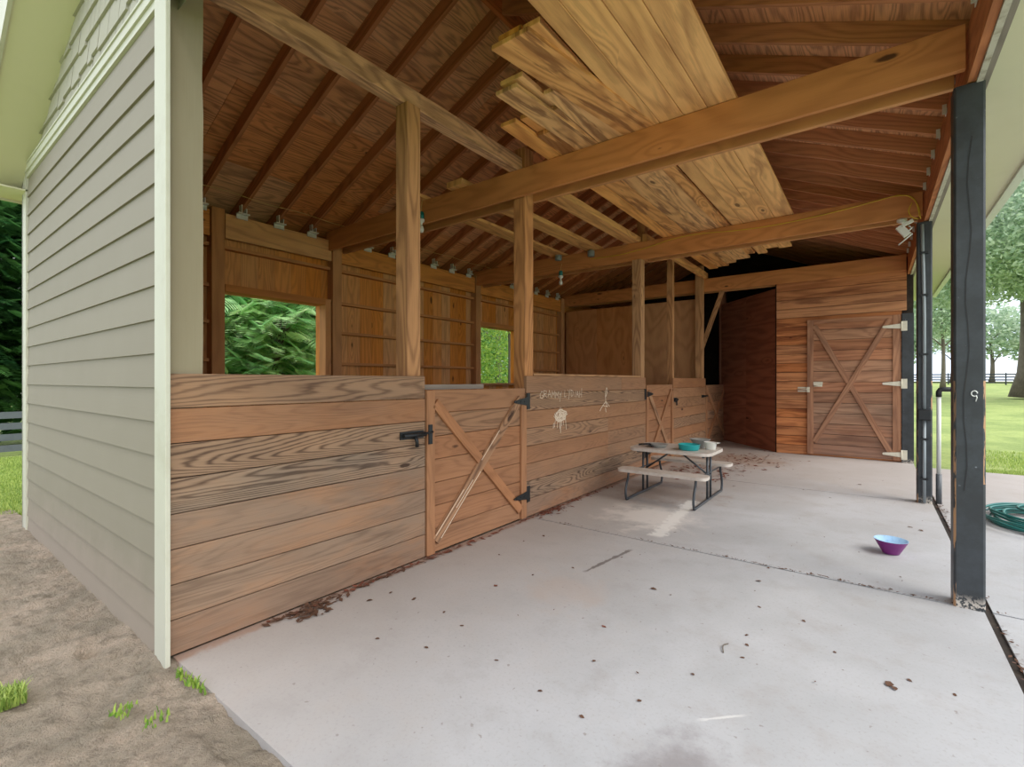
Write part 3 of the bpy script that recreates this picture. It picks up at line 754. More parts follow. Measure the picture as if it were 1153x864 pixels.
post(-3.085, -2.935, 12.70, 12.84, 0, 3.9, 'dark post at the far end of the farthest gate', mat='plydark')

# plywood partition, dark panel, back wall
m = MB()
for (a, b) in ((-6.5, -5.6), (-5.6, -4.4), (-4.4, -3.09)): m.box(a+.001, b-.001, 11.0, 11.02, 0, 3.265, ax=2)
m.build('wall_partition', M['ply'], kind='structure', label='plywood partition behind the stalls')
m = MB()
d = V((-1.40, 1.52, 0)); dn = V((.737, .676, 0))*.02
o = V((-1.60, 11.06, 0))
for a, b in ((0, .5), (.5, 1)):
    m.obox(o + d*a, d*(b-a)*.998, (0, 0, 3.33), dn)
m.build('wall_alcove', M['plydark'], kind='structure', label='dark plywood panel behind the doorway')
m = MB(); m.beam((-2.62, 11.06, 3.40), (-3.05, 11.06, 2.18), .09, .04, side=(1, 0, 0)); m.build('knee_brace', M['post'], None, 'slanting knee brace under the far tie beam at the dark doorway', 'brace')
m = MB()
n = 19; h = 3.42/n
for i in range(n):
    z0 = h*i
    m.box(-1.575, .395 if z0 < 2.6 else .465, 11.0+R.uniform(0, .003), 11.035, z0+.0035, z0+h-.0035, ax=0)
m.build('wall_back', M['back'], kind='structure', label='orange horizontal board wall', bevel=.002)
m = MB(); m.box(-1.60, -1.50, 11.037, 11.12, 0, 3.42, ax=2); m.box(-1.60, .47, 11.04, 11.05, 0, 3.42, ax=2)
m.build('wall_backing', M['dark'], kind='structure')  # dark sheet standing in for shade between the boards
m = MB(); m.box(.396, .56, 10.94, 11.04, 0, 2.64, ax=2, col=(.5, 0, .5)); m.build('door_jamb', M['bpost'], None, 'black painted jamb on the hinge side of the back door', 'post')
# closed outer walls beyond
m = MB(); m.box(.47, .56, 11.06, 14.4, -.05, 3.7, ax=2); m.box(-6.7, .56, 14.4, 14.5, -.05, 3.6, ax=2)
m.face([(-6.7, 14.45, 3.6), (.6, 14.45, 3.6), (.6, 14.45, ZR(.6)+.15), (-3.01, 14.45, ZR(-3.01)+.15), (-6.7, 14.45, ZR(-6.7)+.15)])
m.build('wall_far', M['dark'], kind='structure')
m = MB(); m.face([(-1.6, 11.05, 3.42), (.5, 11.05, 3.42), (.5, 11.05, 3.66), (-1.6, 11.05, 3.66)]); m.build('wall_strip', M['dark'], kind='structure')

# back door
dr = empty('back_door', (-.33, 10.96, 0), 'wide plank door with a large X brace and white hinges in the back wall', 'door')
x0, x1, y = -1.04, .385, 10.955
m = MB(); n = 13; h = 2.60/n
for i in range(n): m.box(x0+.01, x1-.01, y+.02, y+.045, .03+h*i+.0035, .03+h*(i+1)-.0035, ax=0, col=(R.random(), max(0, .9-i*.09), R.random()))
bp = m.build('board_panel', M['bdoor'], dr, bevel=.002)
m = MB(); m.box(x0+.02, x1-.02, y+.0455, y+.05, .04, 2.62, ax=2); m.build('backing', M['dark'], dr)  # dark sheet added so the plank gaps look shaded
for (a, b) in ((x0, x0+.105), (x1-.115, x1)):
    m = MB(); m.box(a, b, y, y+.019, .03, 2.63, ax=2, col=(.7, .3, .4)); m.build('side_rail', M['bdoor'], dr, bevel=.002)
m = MB(); m.box(x0+.107, x1-.117, y+.004, y+.019, 2.55, 2.63, ax=0, col=(.5, 0, .4)); m.build('top_rail', M['bdoor'], dr, bevel=.002)
m = MB(); m.beam((x0+.12, y+.007, 2.52), (x1-.13, y+.007, .13), .085, .024, side=(1, 0, 0), col=(.5, .4, .4)); m.build('brace', M['bdoor'], dr, bevel=.002)
m = MB(); m.beam((x1-.15, y+.005, 2.56), (x0+.12, y+.005, .27), .085, .027, side=(1, 0, 0), col=(.5, .4, .4)); m.build('brace', M['bdoor'], dr, bevel=.002)
for z in (2.42, 1.40, .14):
    m = MB(); m.box(.395, .47, y-.022, y-.014, z-.085, z+.085, ax=2); m.tube([(.39, y-.02, z-.085), (.39, y-.02, z+.085)], .01, 8)
    m.prism([(.385, z-.045), (.13, z-.018), (.12, z), (.13, z+.018), (.385, z+.045)], lambda a, b, t: (a, t, b), y-.016, y-.009)
    m.build('hinge', M['galv'], dr, label='white strap hinge')
m = MB(); m.box(-.93, -.79, y-.012, y+.016, 1.36, 1.385, ax=0); m.box(-.935, -.785, y-.008, y+.016, 1.385, 1.43, ax=0); m.tube([(-.93, y-.01, 1.35), (-.79, y-.01, 1.35)], .014, 8); m.build('handle', M['galv'], bp, label='white pull handle')
m = MB()
for zz in (1.235, 1.30): m.box(-1.20, -1.06, y+.025, y+.04, zz, zz+.028, ax=0)
for zz in (1.228, 1.285): m.box(-1.045, -.995, y-.012, y-.002, zz, zz+.045, ax=0)
m.tube([(-1.21, y+.015, 1.283), (-1.0, y-.018, 1.283)], .007, 8)
m.build('slide_bolt', M['galv'], bp, label='white slide bolt')

# ------------------------------------------------------------------ fittings
def bulbset(c, label, teal=True, wz=.1):
    root = empty('hanging_bulb', c, label, 'light bulb', 'bare bulbs hanging from the beams')
    x, y, z = c
    m = MB(); m.lathe([(.004,.0),(.03,-.005),(.036,-.04),(.036,-.085),(.028,-.09)], (x, y, z), 16); m.build('socket', M['teals' if teal else 'cond'], root, label='teal socket' if teal else 'grey socket')
    m = MB(); m.lathe([(.04,-.092),(.046,-.10),(.04,-.125),(.018,-.14),(.012,-.16)], (x, y, z), 16); m.build('collar', M['white'], root)
    m = MB(); m.lathe([(.012,-.16),(.02,-.175),(.03,-.20),(.034,-.225),(.026,-.25),(.002,-.262)], (x, y, z), 16); m.build('bulb', M['white'], root)
    m = MB(); m.tube([(x, y, z-.002), (x+.005, y, z+wz*.5), (x+.03, y-.01, z+wz)], .004, 6); m.build('cord', M['wire'], root)
bulbset((-4.47, 4.075, 3.54), 'white bulb under a teal socket hanging beside the first slim stall post', wz=.14)
bulbset((-4.47, 7.39, 3.42), 'white bulb hanging from the middle tie beam beyond the second stall post', wz=.12)
for c, lab in (((-4.50, 7.385, 3.66), 'grey round junction box on the middle beam above the hanging bulb'), ((-3.85, 7.385, 3.63), 'grey round junction box on the middle beam right of the hanging bulb')):
    m = MB(); m.lathe([(.001, -.06), (.055, -.06), (.06, -.05), (.06, .03), (.03, .05), (.001, .05)], (c[0], c[1]-.03, c[2]), 14); m.build('junction_box', M['cond'], None, lab, 'junction box')
# floodlight
root = empty('floodlight', (.28, 7.40, 3.36), 'white twin floodlight hanging under the middle tie beam by the second black post', 'light')
m = MB(); m.lathe([(.001,.03),(.05,.03),(.05,0),(.02,-.02),(.001,-.02)], (.27, 7.46, 3.37), 14); m.build('mount', M['tie'], root)
m = MB(); m.beam((.24, 7.40, 3.30), (.32, 7.40, 3.18), .075, .05, side=(1,0,1)); m.build('lamp_head', M['white'], root)
m = MB(); m.beam((.27, 7.38, 3.30), (.37, 7.38, 3.345), .035, .04, side=(0,0,1)); m.build('lamp_head', M['white'], root)
m = MB(); m.tube([(.31, 7.40, 3.21), (.36, 7.40, 3.265), (.33, 7.40, 3.29)], .009, 8); m.tube([(.34, 7.40, 3.21), (.365, 7.40, 3.195), (.235, 7.40, 3.08)], .008, 8); m.build('arm', M['tie'], root)
# yellow cable on the middle beam
m = MB()
pts = [(-3.9, 7.412, 3.545), (-3.4, 7.412, 3.53), (-3.1, 7.412, 3.55), (-2.8, 7.412, 3.585), (-2.5, 7.412, 3.635), (-2.1, 7.412, 3.645), (-1.6, 7.412, 3.60), (-1.1, 7.412, 3.58), (-.6, 7.412, 3.60), (-.2, 7.412, 3.635), (.1, 7.412, 3.67), (.25, 7.412, 3.68), (.36, 7.405, 3.62), (.42, 7.40, 3.50), (.44, 7.42, 3.36)]
def smooth(pts, k=5):
    out = []; P_ = [V(p) for p in pts]; P_ = [P_[0]] + P_ + [P_[-1]]
    for i in range(1, len(P_)-2):
        for j in range(k):
            t = j/k; a, b, c, d = P_[i-1:i+3]
            out.append(.5*((2*b) + (c-a)*t + (2*a-5*b+4*c-d)*t*t + (3*b-a-3*c+d)*t**3))
    out.append(P_[-2]); return out
m.tube(smooth(pts), .006, 6)
m.tube(smooth([(.2, 7.405, 3.675), (.33, 7.40, 3.65), (.40, 7.40, 3.55), (.43, 7.41, 3.38)]), .006, 6)
m.tube(smooth([(.36, 7.40, 3.56), (.33, 7.395, 3.47), (.36, 7.395, 3.39), (.42, 7.41, 3.36)]), .006, 6)
m.build('electric_cable', M['yellow'], None, 'yellow electric cable clipped along the middle tie beam', 'cable')
# string of lights along rear eave
m = MB(); pts = []
for i in range(9):
    y = 1.6 + i*.97; pts.append((-6.25, y, ZR(-6.25)-.012)); pts.append((-6.25, y+.48, ZR(-6.25)-.03))
m.tube(smooth(pts[:-1], 4), .004, 5); 
root = m.build('light_string', M['wire'], None, 'thin pale string of lights stapled under the rafters at the rear wall', 'string lights')

# ------------------------------------------------------------------ picnic table
TX0, TX1, TC = -2.50, -1.50, 6.10
tb = empty('picnic_table', (-2.0, TC, 0), 'small child-size picnic table with pale top and grey steel legs', 'table')
def rrect(x0, x1, y0, y1, r, n=6, waist=0):
    out = []
    for cx, cy, a0 in ((x1-r, y0+r, -90), (x1-r, y1-r, 0), (x0+r, y1-r, 90), (x0+r, y0+r, 180)):
        for i in range(n+1):
            a = math.radians(a0 + 90*i/n); out.append((cx+r*math.cos(a), cy+r*math.sin(a)))
    return out
def slabtop(name, x0, x1, y0, y1, z0, z1, r, par, lab=None):
    m = MB(); P_ = rrect(x0, x1, y0, y1, r); m.prism(P_[::-1], lambda x, y, t: (x, y, t), z0, z1)
    return m.build(name, M['tabletop'], par, bevel=.006)
slabtop('tabletop', TX0, TX1, TC-.36, TC+.36, .573, .608, .13, tb)
slabtop('bench_seat', TX0-.01, TX1+.04, TC-.66, TC-.43, .35, .385, .07, tb)
slabtop('bench_seat', TX0-.01, TX1+.04, TC+.43, TC+.66, .35, .385, .07, tb)
for xs, sg in ((-2.40, 1), (-1.60, -1)):
    m = MB(); r = .0145
    m.tube(smooth([(xs, TC-.60, .015), (xs, TC-.3, .018), (xs, TC+.3, .018), (xs, TC+.60, .015)], 3), .016, 8)
    for s in (-1, 1):
        m.tube(smooth([(xs, TC+s*.60, .015), (xs, TC+s*.625, .09), (xs, TC+s*.60, .19), (xs, TC+s*.55, .27), (xs, TC+s*.535, .352)], 4), r, 8)
        m.tube([(xs, TC+s*.07, .02), (xs, TC+s*.07, .567)], r, 8)
    m.tube([(xs, TC-.56, .335), (xs, TC+.56, .335)], .009, 6)
    m.tube([(xs, TC-.25, .555), (xs, TC+.25, .555)], r, 8)
    m.build('leg_frame', M['tleg'], tb)
    m = MB(); m.tube([(xs, TC, .30), (xs+sg*.36, TC, .565)], .011, 8); m.tube([(xs, TC-.075, .30), (xs, TC+.075, .30)], .012, 8); m.build('brace', M['tleg'], tb)
# dishes
ZT = .6095
def bowl(name, c, prof, mat, label, cat='bowl', **k):
    m = MB(); m.lathe(prof, c, 36, **k); return m.build(name, mat, None, label, cat)
bowl('enamel_bowl', (-1.80, 5.98, ZT), [(.001,0),(.105,0),(.118,.012),(.124,.065),(.128,.07),(.12,.07),(.112,.015),(.10,.006),(.001,.006)], M['teal'], 'teal round bowl near the right front of the picnic table')
o = bowl('mixing_bowl', (-1.76, 6.30, ZT), [(.001,0),(.06,0),(.066,.004),(.085,.05),(.12,.10),(.128,.105),(.12,.105),(.08,.055),(.06,.01),(.001,.01)], M['steel'], 'grey tin bowl behind the teal bowl')
m = MB(); m.lathe([(.001,0),(.055,0),(.06,.006),(.072,.085),(.078,.09),(.07,.09),(.056,.012),(.001,.01)], (-1.60, 6.17, ZT), 28, sy=.85)
pit = m.build('plastic_tub', M['white'], None, 'whitish tub with a lip at the right end of the picnic table', 'tub')
m = MB(); m.prism([(0,0),(.035,.012),(0,.02)], lambda x, z, t: (-1.524+x, 6.17+t, ZT+.072+z), -.03, .03); m.build('lip', M['white'], pit)
o = bowl('saucepan', (-2.17, 5.98, ZT), [(.001,0),(.07,0),(.08,.008),(.105,.04),(.11,.043),(.102,.043),(.07,.012),(.001,.01)], M['steel'], 'pale grey shallow pan at the left of the picnic table', 'pan')
m = MB(); m.tube([(-2.27, 5.97, ZT+.035), (-2.35, 5.95, ZT+.03), (-2.42, 5.93, ZT+.022)], .012, 8); m.build('handle', M['rubber'], o, label='dark handle')
m = MB()
for i in range(3): m.beam((-2.30-i*.035, 6.05, ZT+.012+.006*i), (-2.24-i*.03, 5.93, ZT+.014+.006*i), .03, .012, side=(1,0,0))
m.build('toy_utensils', M['rubber'], None, 'small dark jumble lying beside the pale pan on the table', 'utensils')

# purple bowl on the slab
b = empty('plastic_bowl', (.115, 5.14, 0), 'small purple bowl with pale blue inside sitting on the concrete', 'bowl')
b['_o'] = (0, 0, 0)
def quadbowl(prof, c, n=32, mat=0, m=None):
    return m
m = MB(); m.lathe([(.001,.002),(.055,.002),(.06,.008),(.118,.118)], (.115, 5.14, 0), 32, smooth=True); ob = m.build('shell', M['purple'], b)
m = MB(); m.lathe([(.118,.118),(.112,.119),(.055,.014),(.001,.012)], (.115, 5.14, 0), 32); oi = m.build('lining', M['blue'], b, label='pale blue inside')
for o in (ob, oi): o.location = (-.115, -5.14, 0)

# hose coil
m = MB(); rh = random.Random(12); pts = []
cx, cy = 1.36, 6.98
for k in range(9):
    R0 = rh.uniform(.36, .54); ox, oy = rh.uniform(-.05, .05), rh.uniform(-.08, .08); sq = rh.uniform(1.1, 1.35); z0 = .014 + k*.011
    for i in range(16):
        a = 2*math.pi*i/16; rr2 = R0*(1+.05*math.sin(2*a+k))
        pts.append((cx+ox+rr2*math.cos(a)*.92, cy+oy+rr2*sq*math.sin(a), z0 + .02*(.5+.5*math.sin(a*3+k*2))))
m.tube(smooth(pts, 3), .0125, 8, col=(.5,0,.5))
m.tube(smooth([(1.4, 6.75, .13), (1.25, 6.95, .135), (1.2, 7.2, .13), (1.35, 7.45, .12), (1.6, 7.4, .1), (1.75, 7.1, .06), (1.9, 6.8, .02)], 6), .0125, 8)
m.build('garden_hose', M['hose'], None, 'coiled dark green garden hose on the concrete right of the near black post', 'hose')

# ------------------------------------------------------------------ leaves and debris
def leafmesh(seed):
    r = random.Random(seed); m = MB(); n = 7; L = 1
    top = []; bot = []
    for i in range(n+1):
        t = i/n; w = .30*math.sin(math.pi*min(1, t*1.02))**.8*(1+.25*r.uniform(-1, 1)); z = .18*math.sin(t*3+seed) * t + .02
        top.append((t-.5, w, z+.22*w+.06*r.random())); bot.append((t-.5, -w, z+.1*w))
    mid = [(t[0], 0, min(t[2], b_[2])) for t, b_ in zip(top, bot)]
    zmin = min(p[2] for p in mid+top+bot)
    f = lambda p: (p[0], p[1], p[2]-zmin)
    for i in range(n):
        m.face([f(mid[i]), f(mid[i+1]), f(top[i+1]), f(top[i])]); m.face([f(bot[i]), f(bot[i+1]), f(mid[i+1]), f(mid[i])])
    return m
protos = []
rl_ = random.Random(5)
s_, c_ = math.sin(math.radians(36.96)), math.cos(math.radians(36.96))
def px2g(px, py):
    a = (px-576.5)/541.5; bb = -(py-429)/541.5; t = -1.45/bb
    return ((-s_+c_*a)*t, (c_+s_*a)*t)
spots = [(416,677,.05,0),(440,668,.035,0),(466,675,.05,0),(558,660,.05,1),(600,648,.03,0),(562,625,.03,0),(736,664,.05,0),(854,655,.05,0),(855,684,.03,0),(841,716,.03,0),(841,727,.03,0),(836,741,.03,0),(680,706,.04,1),(669,745,.03,0),(559,744,.03,0),
         (608,779,.03,0),(655,808,.03,0),(1001,771,.07,0),(1007,776,.05,0),(1024,767,.03,0),(1075,783,.03,0),(425,720,.03,0),(500,690,.03,0),(968,546,.07,0),(905,552,.04,0),(935,561,.04,0),(1025,594,.05,0),(1037,598,.05,0),
         (883,525,.05,0),(893,529,.05,0),(901,520,.04,0),(865,640,.03,0),(1014,650,.03,0),(1003,664,.03,0),(760,600,.03,0),(700,628,.03,0),(590,610,.03,0),(612,604,.04,0),(640,590,.04,0),(645,640,.03,0),(905,700,.03,0),(940,735,.03,0),(780,760,.03,0),(720,790,.03,0),(520,705,.03,0),(480,730,.03,0)]
for i in range(4): protos.append(None)
for i, (px, py, sz, red) in enumerate(spots):
    x, y = px2g(px, py); q = (i % 3) + (3 if red else 0)
    lab = 'reddish dead leaf lying on the concrete' if red else 'small dry brown leaf scattered on the open concrete'
    grp = 'reddish fallen leaves on the slab' if red else 'fallen leaves on the slab'
    nm = 'fallen_leaf'
    if not hasattr(leafmesh, 'c'): leafmesh.c = {}
    if q not in leafmesh.c:
        o = leafmesh(q+1).build(nm, M['leaf_r' if red else 'leaf_b'], None, lab, 'leaf', grp); leafmesh.c[q] = o
    else:
        o = leafmesh.c[q].copy(); COL.objects.link(o)
    o.location = (x, y, .001); sz *= .85; o.scale = (sz, sz, sz*.7); o.rotation_euler = (0, 0, rl_.uniform(0, 6.28))
def litter(name, spots_, n, lab, mat='leaf_b', smin=.012, smax=.04):
    m = MB()
    for i in range(n):
        cx, cy, rx, ry = rl_.choice(spots_); x = cx + rl_.gauss(0, rx); y = cy + rl_.gauss(0, ry)
        if y < 1.02: continue
        if x < FX+.012: x = FX + .012 + rl_.random()*.03
        s = rl_.uniform(smin, smax); a = rl_.uniform(0, 6.28); z = rl_.uniform(.001, .012)
        u = V((math.cos(a), math.sin(a), rl_.uniform(-.2, .2)))*s; w = V((-math.sin(a), math.cos(a), rl_.uniform(-.3, .3)))*s*.4
        p = V((x, y, z+.004)); m.face([p-u, p-w, p+u, p+w], None, (rl_.random(), 0, 0))
    return m.build(name, M[mat], None, lab, 'leaf litter', None, 'stuff')
litter('leaf_litter', [(-2.86, 1.62, .03, .14), (-2.80, 1.66, .04, .07), (-2.88, 2.2, .012, .35)], 170, 'small heap of brown leaf litter at the foot of the nearest stall front')
litter('leaf_litter', [(-2.85, 4.55, .05, .16), (-2.88, 5.3, .02, .5), (-2.88, 3.0, .015, .8)], 260, 'dark leaf litter at the foot of the gate hinge and middle stall front', 'leaf_r')
litter('leaf_litter', [(-2.1, 8.6, .3, .5), (-1.9, 9.6, .35, .5), (-2.3, 7.8, .3, .3)], 420, 'rusty leaf litter strewn on the concrete beyond the picnic table', 'leaf_r', .02, .05)
litter('leaf_litter', [(-2.0, 6.1, .5, .6), (-1.0, 8.5, .8, 1.0), (-1.2, 3.2, .8, 1.0), (-.2, 6, .5, 1.5)], 150, 'tiny specks of debris all over the slab', 'leaf_b', .004, .012)
# twigs and grit in the joint by the posts
litter('joint_debris', [(-1.2, 4.205, .9, .004), (-.2, 4.205, .5, .004), (.60, 3.2, .012, .5), (.60, 2.2, .012, .5), (.60, 6.2, .012, .8), (.61, 7.2, .02, .3)], 500, 'dark grit and leaf bits packed in the slab joint by the black posts', 'leaf_b', .006, .02)
m = MB(); m.tube(smooth([(-.64, 2.72, .004), (-.655, 2.78, .010), (-.64, 2.83, .004)]), .003, 5); m.build('twig', M['bark'], None, 'short curved twig lying alone on the slab', 'twig')
# weeds at slab edge and grass clump
def blades(name, spots_, n, hmin, hmax, lab, mat='blade', w=.004, zf=None):
    m = MB()
    for i in range(n):
        cx, cy, rx, ry = rl_.choice(spots_); x = cx + max(-1.7, min(1.7, rl_.gauss(0, 1)))*rx; y = cy + max(-1.7, min(1.7, rl_.gauss(0, 1)))*ry
        z0 = zf(x, y) if zf else 0
        h = rl_.uniform(hmin, hmax); a = rl_.uniform(0, 6.28); b_ = rl_.uniform(.1, .7)*h
        d_ = V((math.cos(a), math.sin(a), 0)); s2_ = V((-math.sin(a), math.cos(a), 0))*w
        p = V((x, y, z0)); q = p + d_*b_*.4 + V((0, 0, h*.7)); r = p + d_*b_ + V((0, 0, h))
        c = (rl_.random(), 0, 0)
        m.face([p-s2_, p+s2_, q+s2_*.7, q-s2_*.7], None, c); m.face([q-s2_*.7, q+s2_*.7, r], None, c)
    return m.build(name, M[mat], None, lab, 'grass', None, 'stuff')
blades('weed_tuft', [(-2.70, .905, .015, .01), (-2.55, .92, .05, .006), (-2.6, .91, .02, .01)], 70, .02, .05, 'bright green weeds at the corner edge of the slab', 'leafy', .006)
blades('weed_tuft', [(-2.45, .72, .03, .03), (-2.62, .66, .03, .03)], 60, .015, .035, 'sparse weeds in the sand near the slab corner', 'leafy', .005)
x_, y_ = px2g(-4, 796)
blades('grass_clump', [(x_, y_, .04, .05)], 1100, .03, .07, 'green grass clump at the lower left corner of the sand', 'blade', .004)
blades('grass_blades', [(-8.6-i*1.1, .9+.09*i, .55, .35+.05*i) for i in range(8)], 26000, .03, .08, 'short lawn grass left of the barn', 'blade', .006, lambda x, y: zg(x, y)-.065)
blades('grass_edge', [(1.7+i*.45, 10.95, .25, .14) for i in range(8)] + [(2.0+i*.5, 12.5, .35, .8) for i in range(9)], 24000, .03, .07, 'short lawn grass beyond the far edge of the slab', 'blade', .005, lambda x, y: zg(x, max(y, 10.65))-.065)

# ------------------------------------------------------------------ fences
def fence(p, q, zs_, label, mat, n, h, board=.13, gap=.28, nb=4):
    root = empty('rail_fence', (p[0], p[1], 0), label, 'fence'); root['_o'] = (0, 0, 0); root.location = (0, 0, 0)
    p, q = V(p), V(q)
    for i in range(n+1):
        c = p.lerp(q, i/n); m = MB(); zb = zs_(c.x, c.y)-.1
        m.box(c.x-.06, c.x+.06, c.y-.06, c.y+.06, zb, zb+h+.15, ax=2); m.build('fence_post', mat, root)
    for j in range(nb):
        m = MB()
        for i in range(n):
            a = p.lerp(q, i/n); b_ = p.lerp(q, (i+1)/n); zz = h - board*.5 - j*gap
            m.beam((a.x, a.y, zs_(a.x, a.y)-.06+zz), (b_.x, b_.y, zs_(b_.x, b_.y)-.06+zz), board, .03)
        m.build('rail', mat, root)
    return root
fence((-17.8, -6, 0), (-17.8, 16, 0), zg, 'dark four-rail fence across the lawn left of the barn', M['fence'], 9, 1.15, .17, .285)
fence((-30, 88, 0), (40, 76, 0), zg, 'black rail fence far across the lawn on the right', M['fenceb'], 28, 1.35, .16, .33)

# ------------------------------------------------------------------ trees
def frond_mesh(m, p, d, L, r, leaf=.09, n=12):
    up = V((r.uniform(-.9, .9), r.uniform(-.9, .9), 1)).normalized(); s = d.cross(up); s = s.normalized() if s.length > .01 else V((1, 0, 0)); up = V((0, 0, 1))
    col = r.random()
    for i in range(n):
        t = (i+1)/n; q = p + d*L*t + up*(-.35*L*t*t)
        l = leaf*(1.15-.6*t)
        for sg in (-1, 1):
            tip = q + s*sg*l*1.6 + d*l*.5 + up*r.uniform(-.3, .1)*l
            w = d*l*.42
            m.face([q-w*.5, q+w*.5 + s*sg*l*.1, tip, q - w*.2 + s*sg*l*.9], None, (min(1, max(0, col+r.uniform(-.2, .2))), 0, 0))
def leafcloud(m, c, rad, n, size, r, shell=.55):
    for i in range(n):
        d = V((r.gauss(0, 1), r.gauss(0, 1), r.gauss(0, 1))).normalized()
        k = r.uniform(shell, 1)**.6
        p = V(c) + V((d.x*rad[0], d.y*rad[1], d.z*rad[2]))*k
        a = V((r.gauss(0, 1), r.gauss(0, 1), r.gauss(0, .7))).normalized(); b_ = a.cross(V((r.gauss(0, 1), r.gauss(0, 1), r.gauss(0, 1)))).normalized()
        s = size*r.uniform(.6, 1.3)
        m.face([p-a*s, p-b_*s*.5, p+a*s, p+b_*s*.5], None, (r.random(), 0, 0))
def trunk(m, p, h, r0, r, lean=(0, 0), branches=5, spread=2.5, r1=.4):
    pts = []; n = 8
    for i in range(n+1):
        t = i/n; pts.append(V(p) + V((lean[0]*t + .08*r0*4*math.sin(t*5), lean[1]*t, h*t)))
    m.tube(pts, [r0*(1.35 if i == 0 else 1)*(1-(1-r1)*i/n) for i in range(n+1)], 10)
    ends = []
    for k in range(branches):
        t = r.uniform(.45, .95); b0 = pts[int(t*n)]; a = 2*math.pi*(k+r.random()*.5)/branches
        e = b0 + V((math.cos(a)*spread, math.sin(a)*spread, r.uniform(.3, .9)*spread)); mid = b0.lerp(e, .5) + V((0, 0, .15*spread))
        m.tube(smooth([b0, mid, e], 4), [r0*.35*(1-.75*j/8) for j in range(9)], 6); ends.append(e)
    return pts[-1], ends
def tree(name, p, h, r0, lab, crown, n, size, mat, seed, group=None, kind='oak', branches=6, spread=2.5, lean=(0,0)):
    r = random.Random(seed); root = empty(name, p, lab, 'tree', group); root['_o'] = (0,0,0); root.location = (0,0,0)
    m = MB(); top, ends = trunk(m, p, h, r0, r, lean, branches, spread); m.build('trunk', M['bark'], root)
    m = MB()
    for (cx, cy, cz, rx, ry, rz) in crown:
        leafcloud(m, (p[0]+cx, p[1]+cy, p[2]+cz), (rx, ry, rz), int(n/len(crown)), size, r, .2)
    m.build('foliage', M[mat], root)
    return root
def fern_tree(name, p, h, lab, rad, n, seed, group=None, mat='leaf', leaf=.09, low=0):
    r = random.Random(seed); root = empty(name, p, lab, 'tree', group); root['_o'] = (0,0,0); root.location = (0,0,0)
    m = MB(); top, ends = trunk(m, p, h*.8, .1, r, (.3, .2), 6, rad[0]*.6); m.build('trunk', M['bark'], root)
    m = MB()
    for i in range(n):
        d = V((r.gauss(0, 1), r.gauss(0, 1), r.gauss(0, 1))).normalized(); k = r.uniform(.25, 1)**.5
        q = V(p) + V((d.x*rad[0]*k, d.y*rad[1]*k, low + (h-low)*(.5 + .5*d.z*k)))
        dd = V((d.x + r.uniform(-.4, .4), d.y + r.uniform(-.4, .4), r.uniform(-.15, .35))).normalized()
        frond_mesh(m, q, dd, r.uniform(.4, .75), r, leaf)
    m.build('foliage', M[mat], root)
    return root
gname = 'leafy trees close behind the barn'
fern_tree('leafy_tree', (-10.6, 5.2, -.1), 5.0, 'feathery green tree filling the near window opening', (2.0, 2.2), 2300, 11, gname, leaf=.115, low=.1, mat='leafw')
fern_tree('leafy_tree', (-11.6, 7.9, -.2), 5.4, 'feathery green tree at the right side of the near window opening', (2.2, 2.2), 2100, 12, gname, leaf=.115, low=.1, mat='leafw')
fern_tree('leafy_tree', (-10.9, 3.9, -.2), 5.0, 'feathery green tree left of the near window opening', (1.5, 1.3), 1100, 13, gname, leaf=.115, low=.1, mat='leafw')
fern_tree('leafy_tree', (-15.5, 9.0, -.3), 8.0, 'tall tree further behind the near window opening', (2.6, 3.4), 1800, 14, gname, leaf=.17)
tree('slender_tree', (-11.6, 15.3, 0), 5.5, .16, 'dark-trunked yellow-green tree seen through the far window opening', [(-1.9, 0, 3.4, 1.7, 2.2, 2.4), (-1.9, 1.8, 2.0, 1.4, 1.8, 1.9), (-2.2, -1.5, 1.6, 1.5, 1.5, 1.6), (0, 0, 4.3, 1.5, 1.6, 1.2)], 9000, .07, 'leafy', 15, None)
tree('background_tree', (-16.0, 20, 0), 7, .2, 'tree further behind the far window opening', [(0, 0, 4, 3.2, 3.2, 3.6), (2, 3, 3, 2.6, 2.6, 2.6)], 8000, .10, 'leaf', 16, gname)
tree('background_tree', (-16.5, 14, 0), 7, .2, 'tree left behind the far window opening', [(0, 0, 3.6, 3, 3, 3.4)], 6000, .10, 'leaf', 26, gname)
fr = random.Random(77)
for i, (x, y) in enumerate(((-22.5, 9.5), (-23, 14.5), (-22, 19.5), (-21, 25), (-17, 28), (-31, 5), (-31.5, .5), (-24.5, -1.6))):
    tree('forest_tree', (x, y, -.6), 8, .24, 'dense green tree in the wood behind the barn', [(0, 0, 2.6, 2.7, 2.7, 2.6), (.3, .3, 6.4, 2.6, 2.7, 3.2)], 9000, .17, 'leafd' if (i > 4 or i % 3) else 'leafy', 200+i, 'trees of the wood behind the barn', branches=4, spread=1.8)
fern_tree('leafy_tree', (-21.6, 1.6, -.75), 9.5, 'tall tree with shade-toned leaves behind the fence at the left edge of the photo', (2.8, 2.8), 4200, 17, None, leaf=.12, low=1.1, mat='leafd')
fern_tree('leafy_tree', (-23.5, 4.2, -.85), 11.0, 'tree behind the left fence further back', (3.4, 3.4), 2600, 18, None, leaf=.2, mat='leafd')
tree('big_oak', (7.25, 41, .43), 12, .62, 'large oak with a stout trunk on the lawn at the right edge of the photo', [(0, 0, 10, 7, 7, 4.0), (-3, -4, 7.5, 4.0, 4, 2.4), (2, -3, 7, 4, 4, 2.2), (-1.5, -8, 9, 3.5, 3.5, 3)], 52000, .13, 'leaffar', 19, branches=8, spread=5)
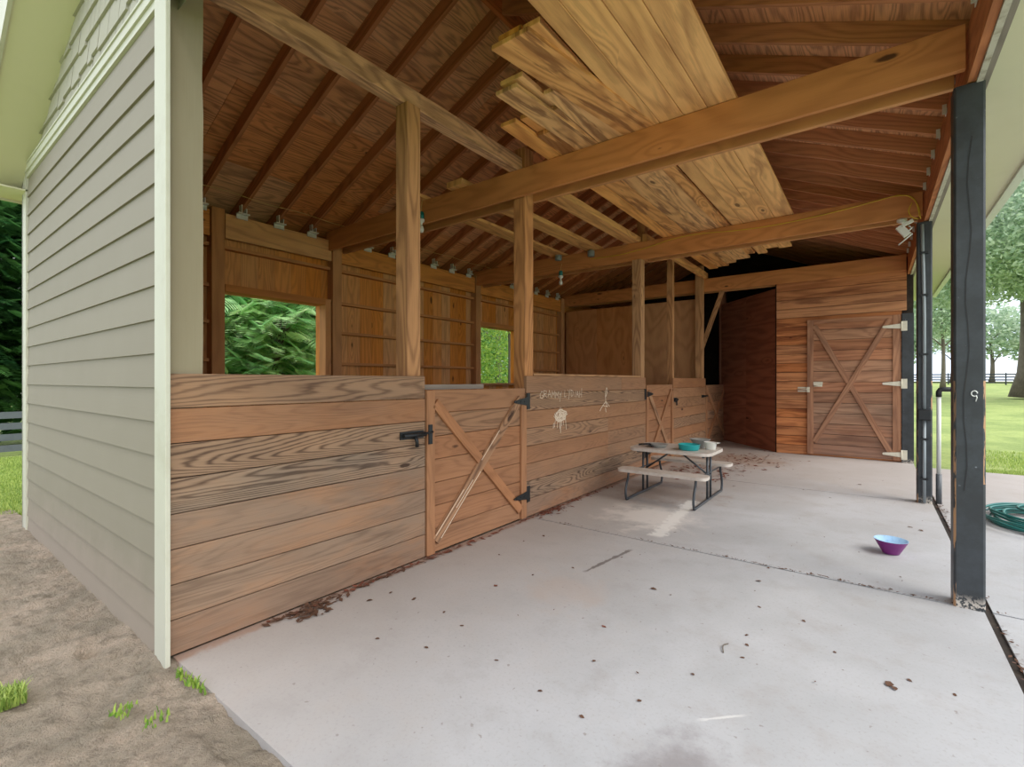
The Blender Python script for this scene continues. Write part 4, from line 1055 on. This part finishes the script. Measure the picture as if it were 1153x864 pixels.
tree('pine_tree', (2.9, 48, .5), 14, .26, 'slim dark-trunked tree seen between the two black posts', [(0, 0, 12.0, 3.2, 3.2, 5.0), (.5, 0, 8, 2.4, 2.4, 1.6)], 20000, .13, 'leaffar', 20, branches=5, spread=2)
tree('young_tree', (5.3, 62, .7), 8, .2, 'slim haze-toned tree left of the big oak', [(0, 0, 8, 2.8, 3, 3.2)], 11000, .14, 'leaffar', 21, branches=5, spread=2)
gn = 'trees along the horizon beyond the right lawn'
r_ = random.Random(44)
for i in range(11):
    x = -8 + i*3.6; y = 96 + r_.uniform(-3, 8)
    tree('distant_tree', (x, y, 1.2), 7, .3, 'haze-toned distant tree on the horizon beyond the black fence', [(0, 0, 7+r_.uniform(-1, 3), 3.2, 3, 4.2)] , 1500, .35, 'leaffar', 50+i, gn, branches=4, spread=2)

# ------------------------------------------------------------------ light
w = bpy.data.worlds.new('World'); SC.world = w; w.use_nodes = True
nt = w.node_tree; nt.nodes.clear()
o_ = nt.nodes.new('ShaderNodeOutputWorld'); bg = nt.nodes.new('ShaderNodeBackground'); tc = nt.nodes.new('ShaderNodeTexCoord')
ns = nt.nodes.new('ShaderNodeTexNoise'); ns.inputs['Scale'].default_value = 2.2; ns.inputs['Detail'].default_value = 6
nt.links.new(tc.outputs['Generated'], ns.inputs['Vector'])
rp = nt.nodes.new('ShaderNodeValToRGB'); rp.color_ramp.elements[0].position = .38; rp.color_ramp.elements[0].color = (.70, .82, 1, 1); rp.color_ramp.elements[1].position = .62; rp.color_ramp.elements[1].color = (1, 1, 1, 1)
nt.links.new(ns.outputs['Fac'], rp.inputs[0]); nt.links.new(rp.outputs[0], bg.inputs[0]); bg.inputs[1].default_value = 1.0
nt.links.new(bg.outputs[0], o_.inputs[0])
sun = bpy.data.lights.new('sun', 'SUN'); sun.energy = 1.5; sun.angle = math.radians(38); sun.color = (1, .96, .88)
so = bpy.data.objects.new('sun', sun); COL.objects.link(so); so.rotation_euler = (math.radians(3), math.radians(44), 0)

# ------------------------------------------------------------------ camera
cam = bpy.data.cameras.new('camera'); co = bpy.data.objects.new('camera', cam); COL.objects.link(co)
co.location = (0, 0, 1.45); co.rotation_euler = (math.radians(90), 0, math.radians(36.96))
cam.sensor_width = 36; cam.lens = 36*541.5/1153; cam.shift_y = -3/1153; cam.clip_end = 400; cam.clip_start = .02
SC.camera = co
SC.view_settings.view_transform = 'Standard'; SC.view_settings.look = 'None'; SC.view_settings.gamma = 1
SC.view_settings.exposure = .95
for o in bpy.data.objects:
    for k in ('_o', '_b'):
        if k in o: del o[k]
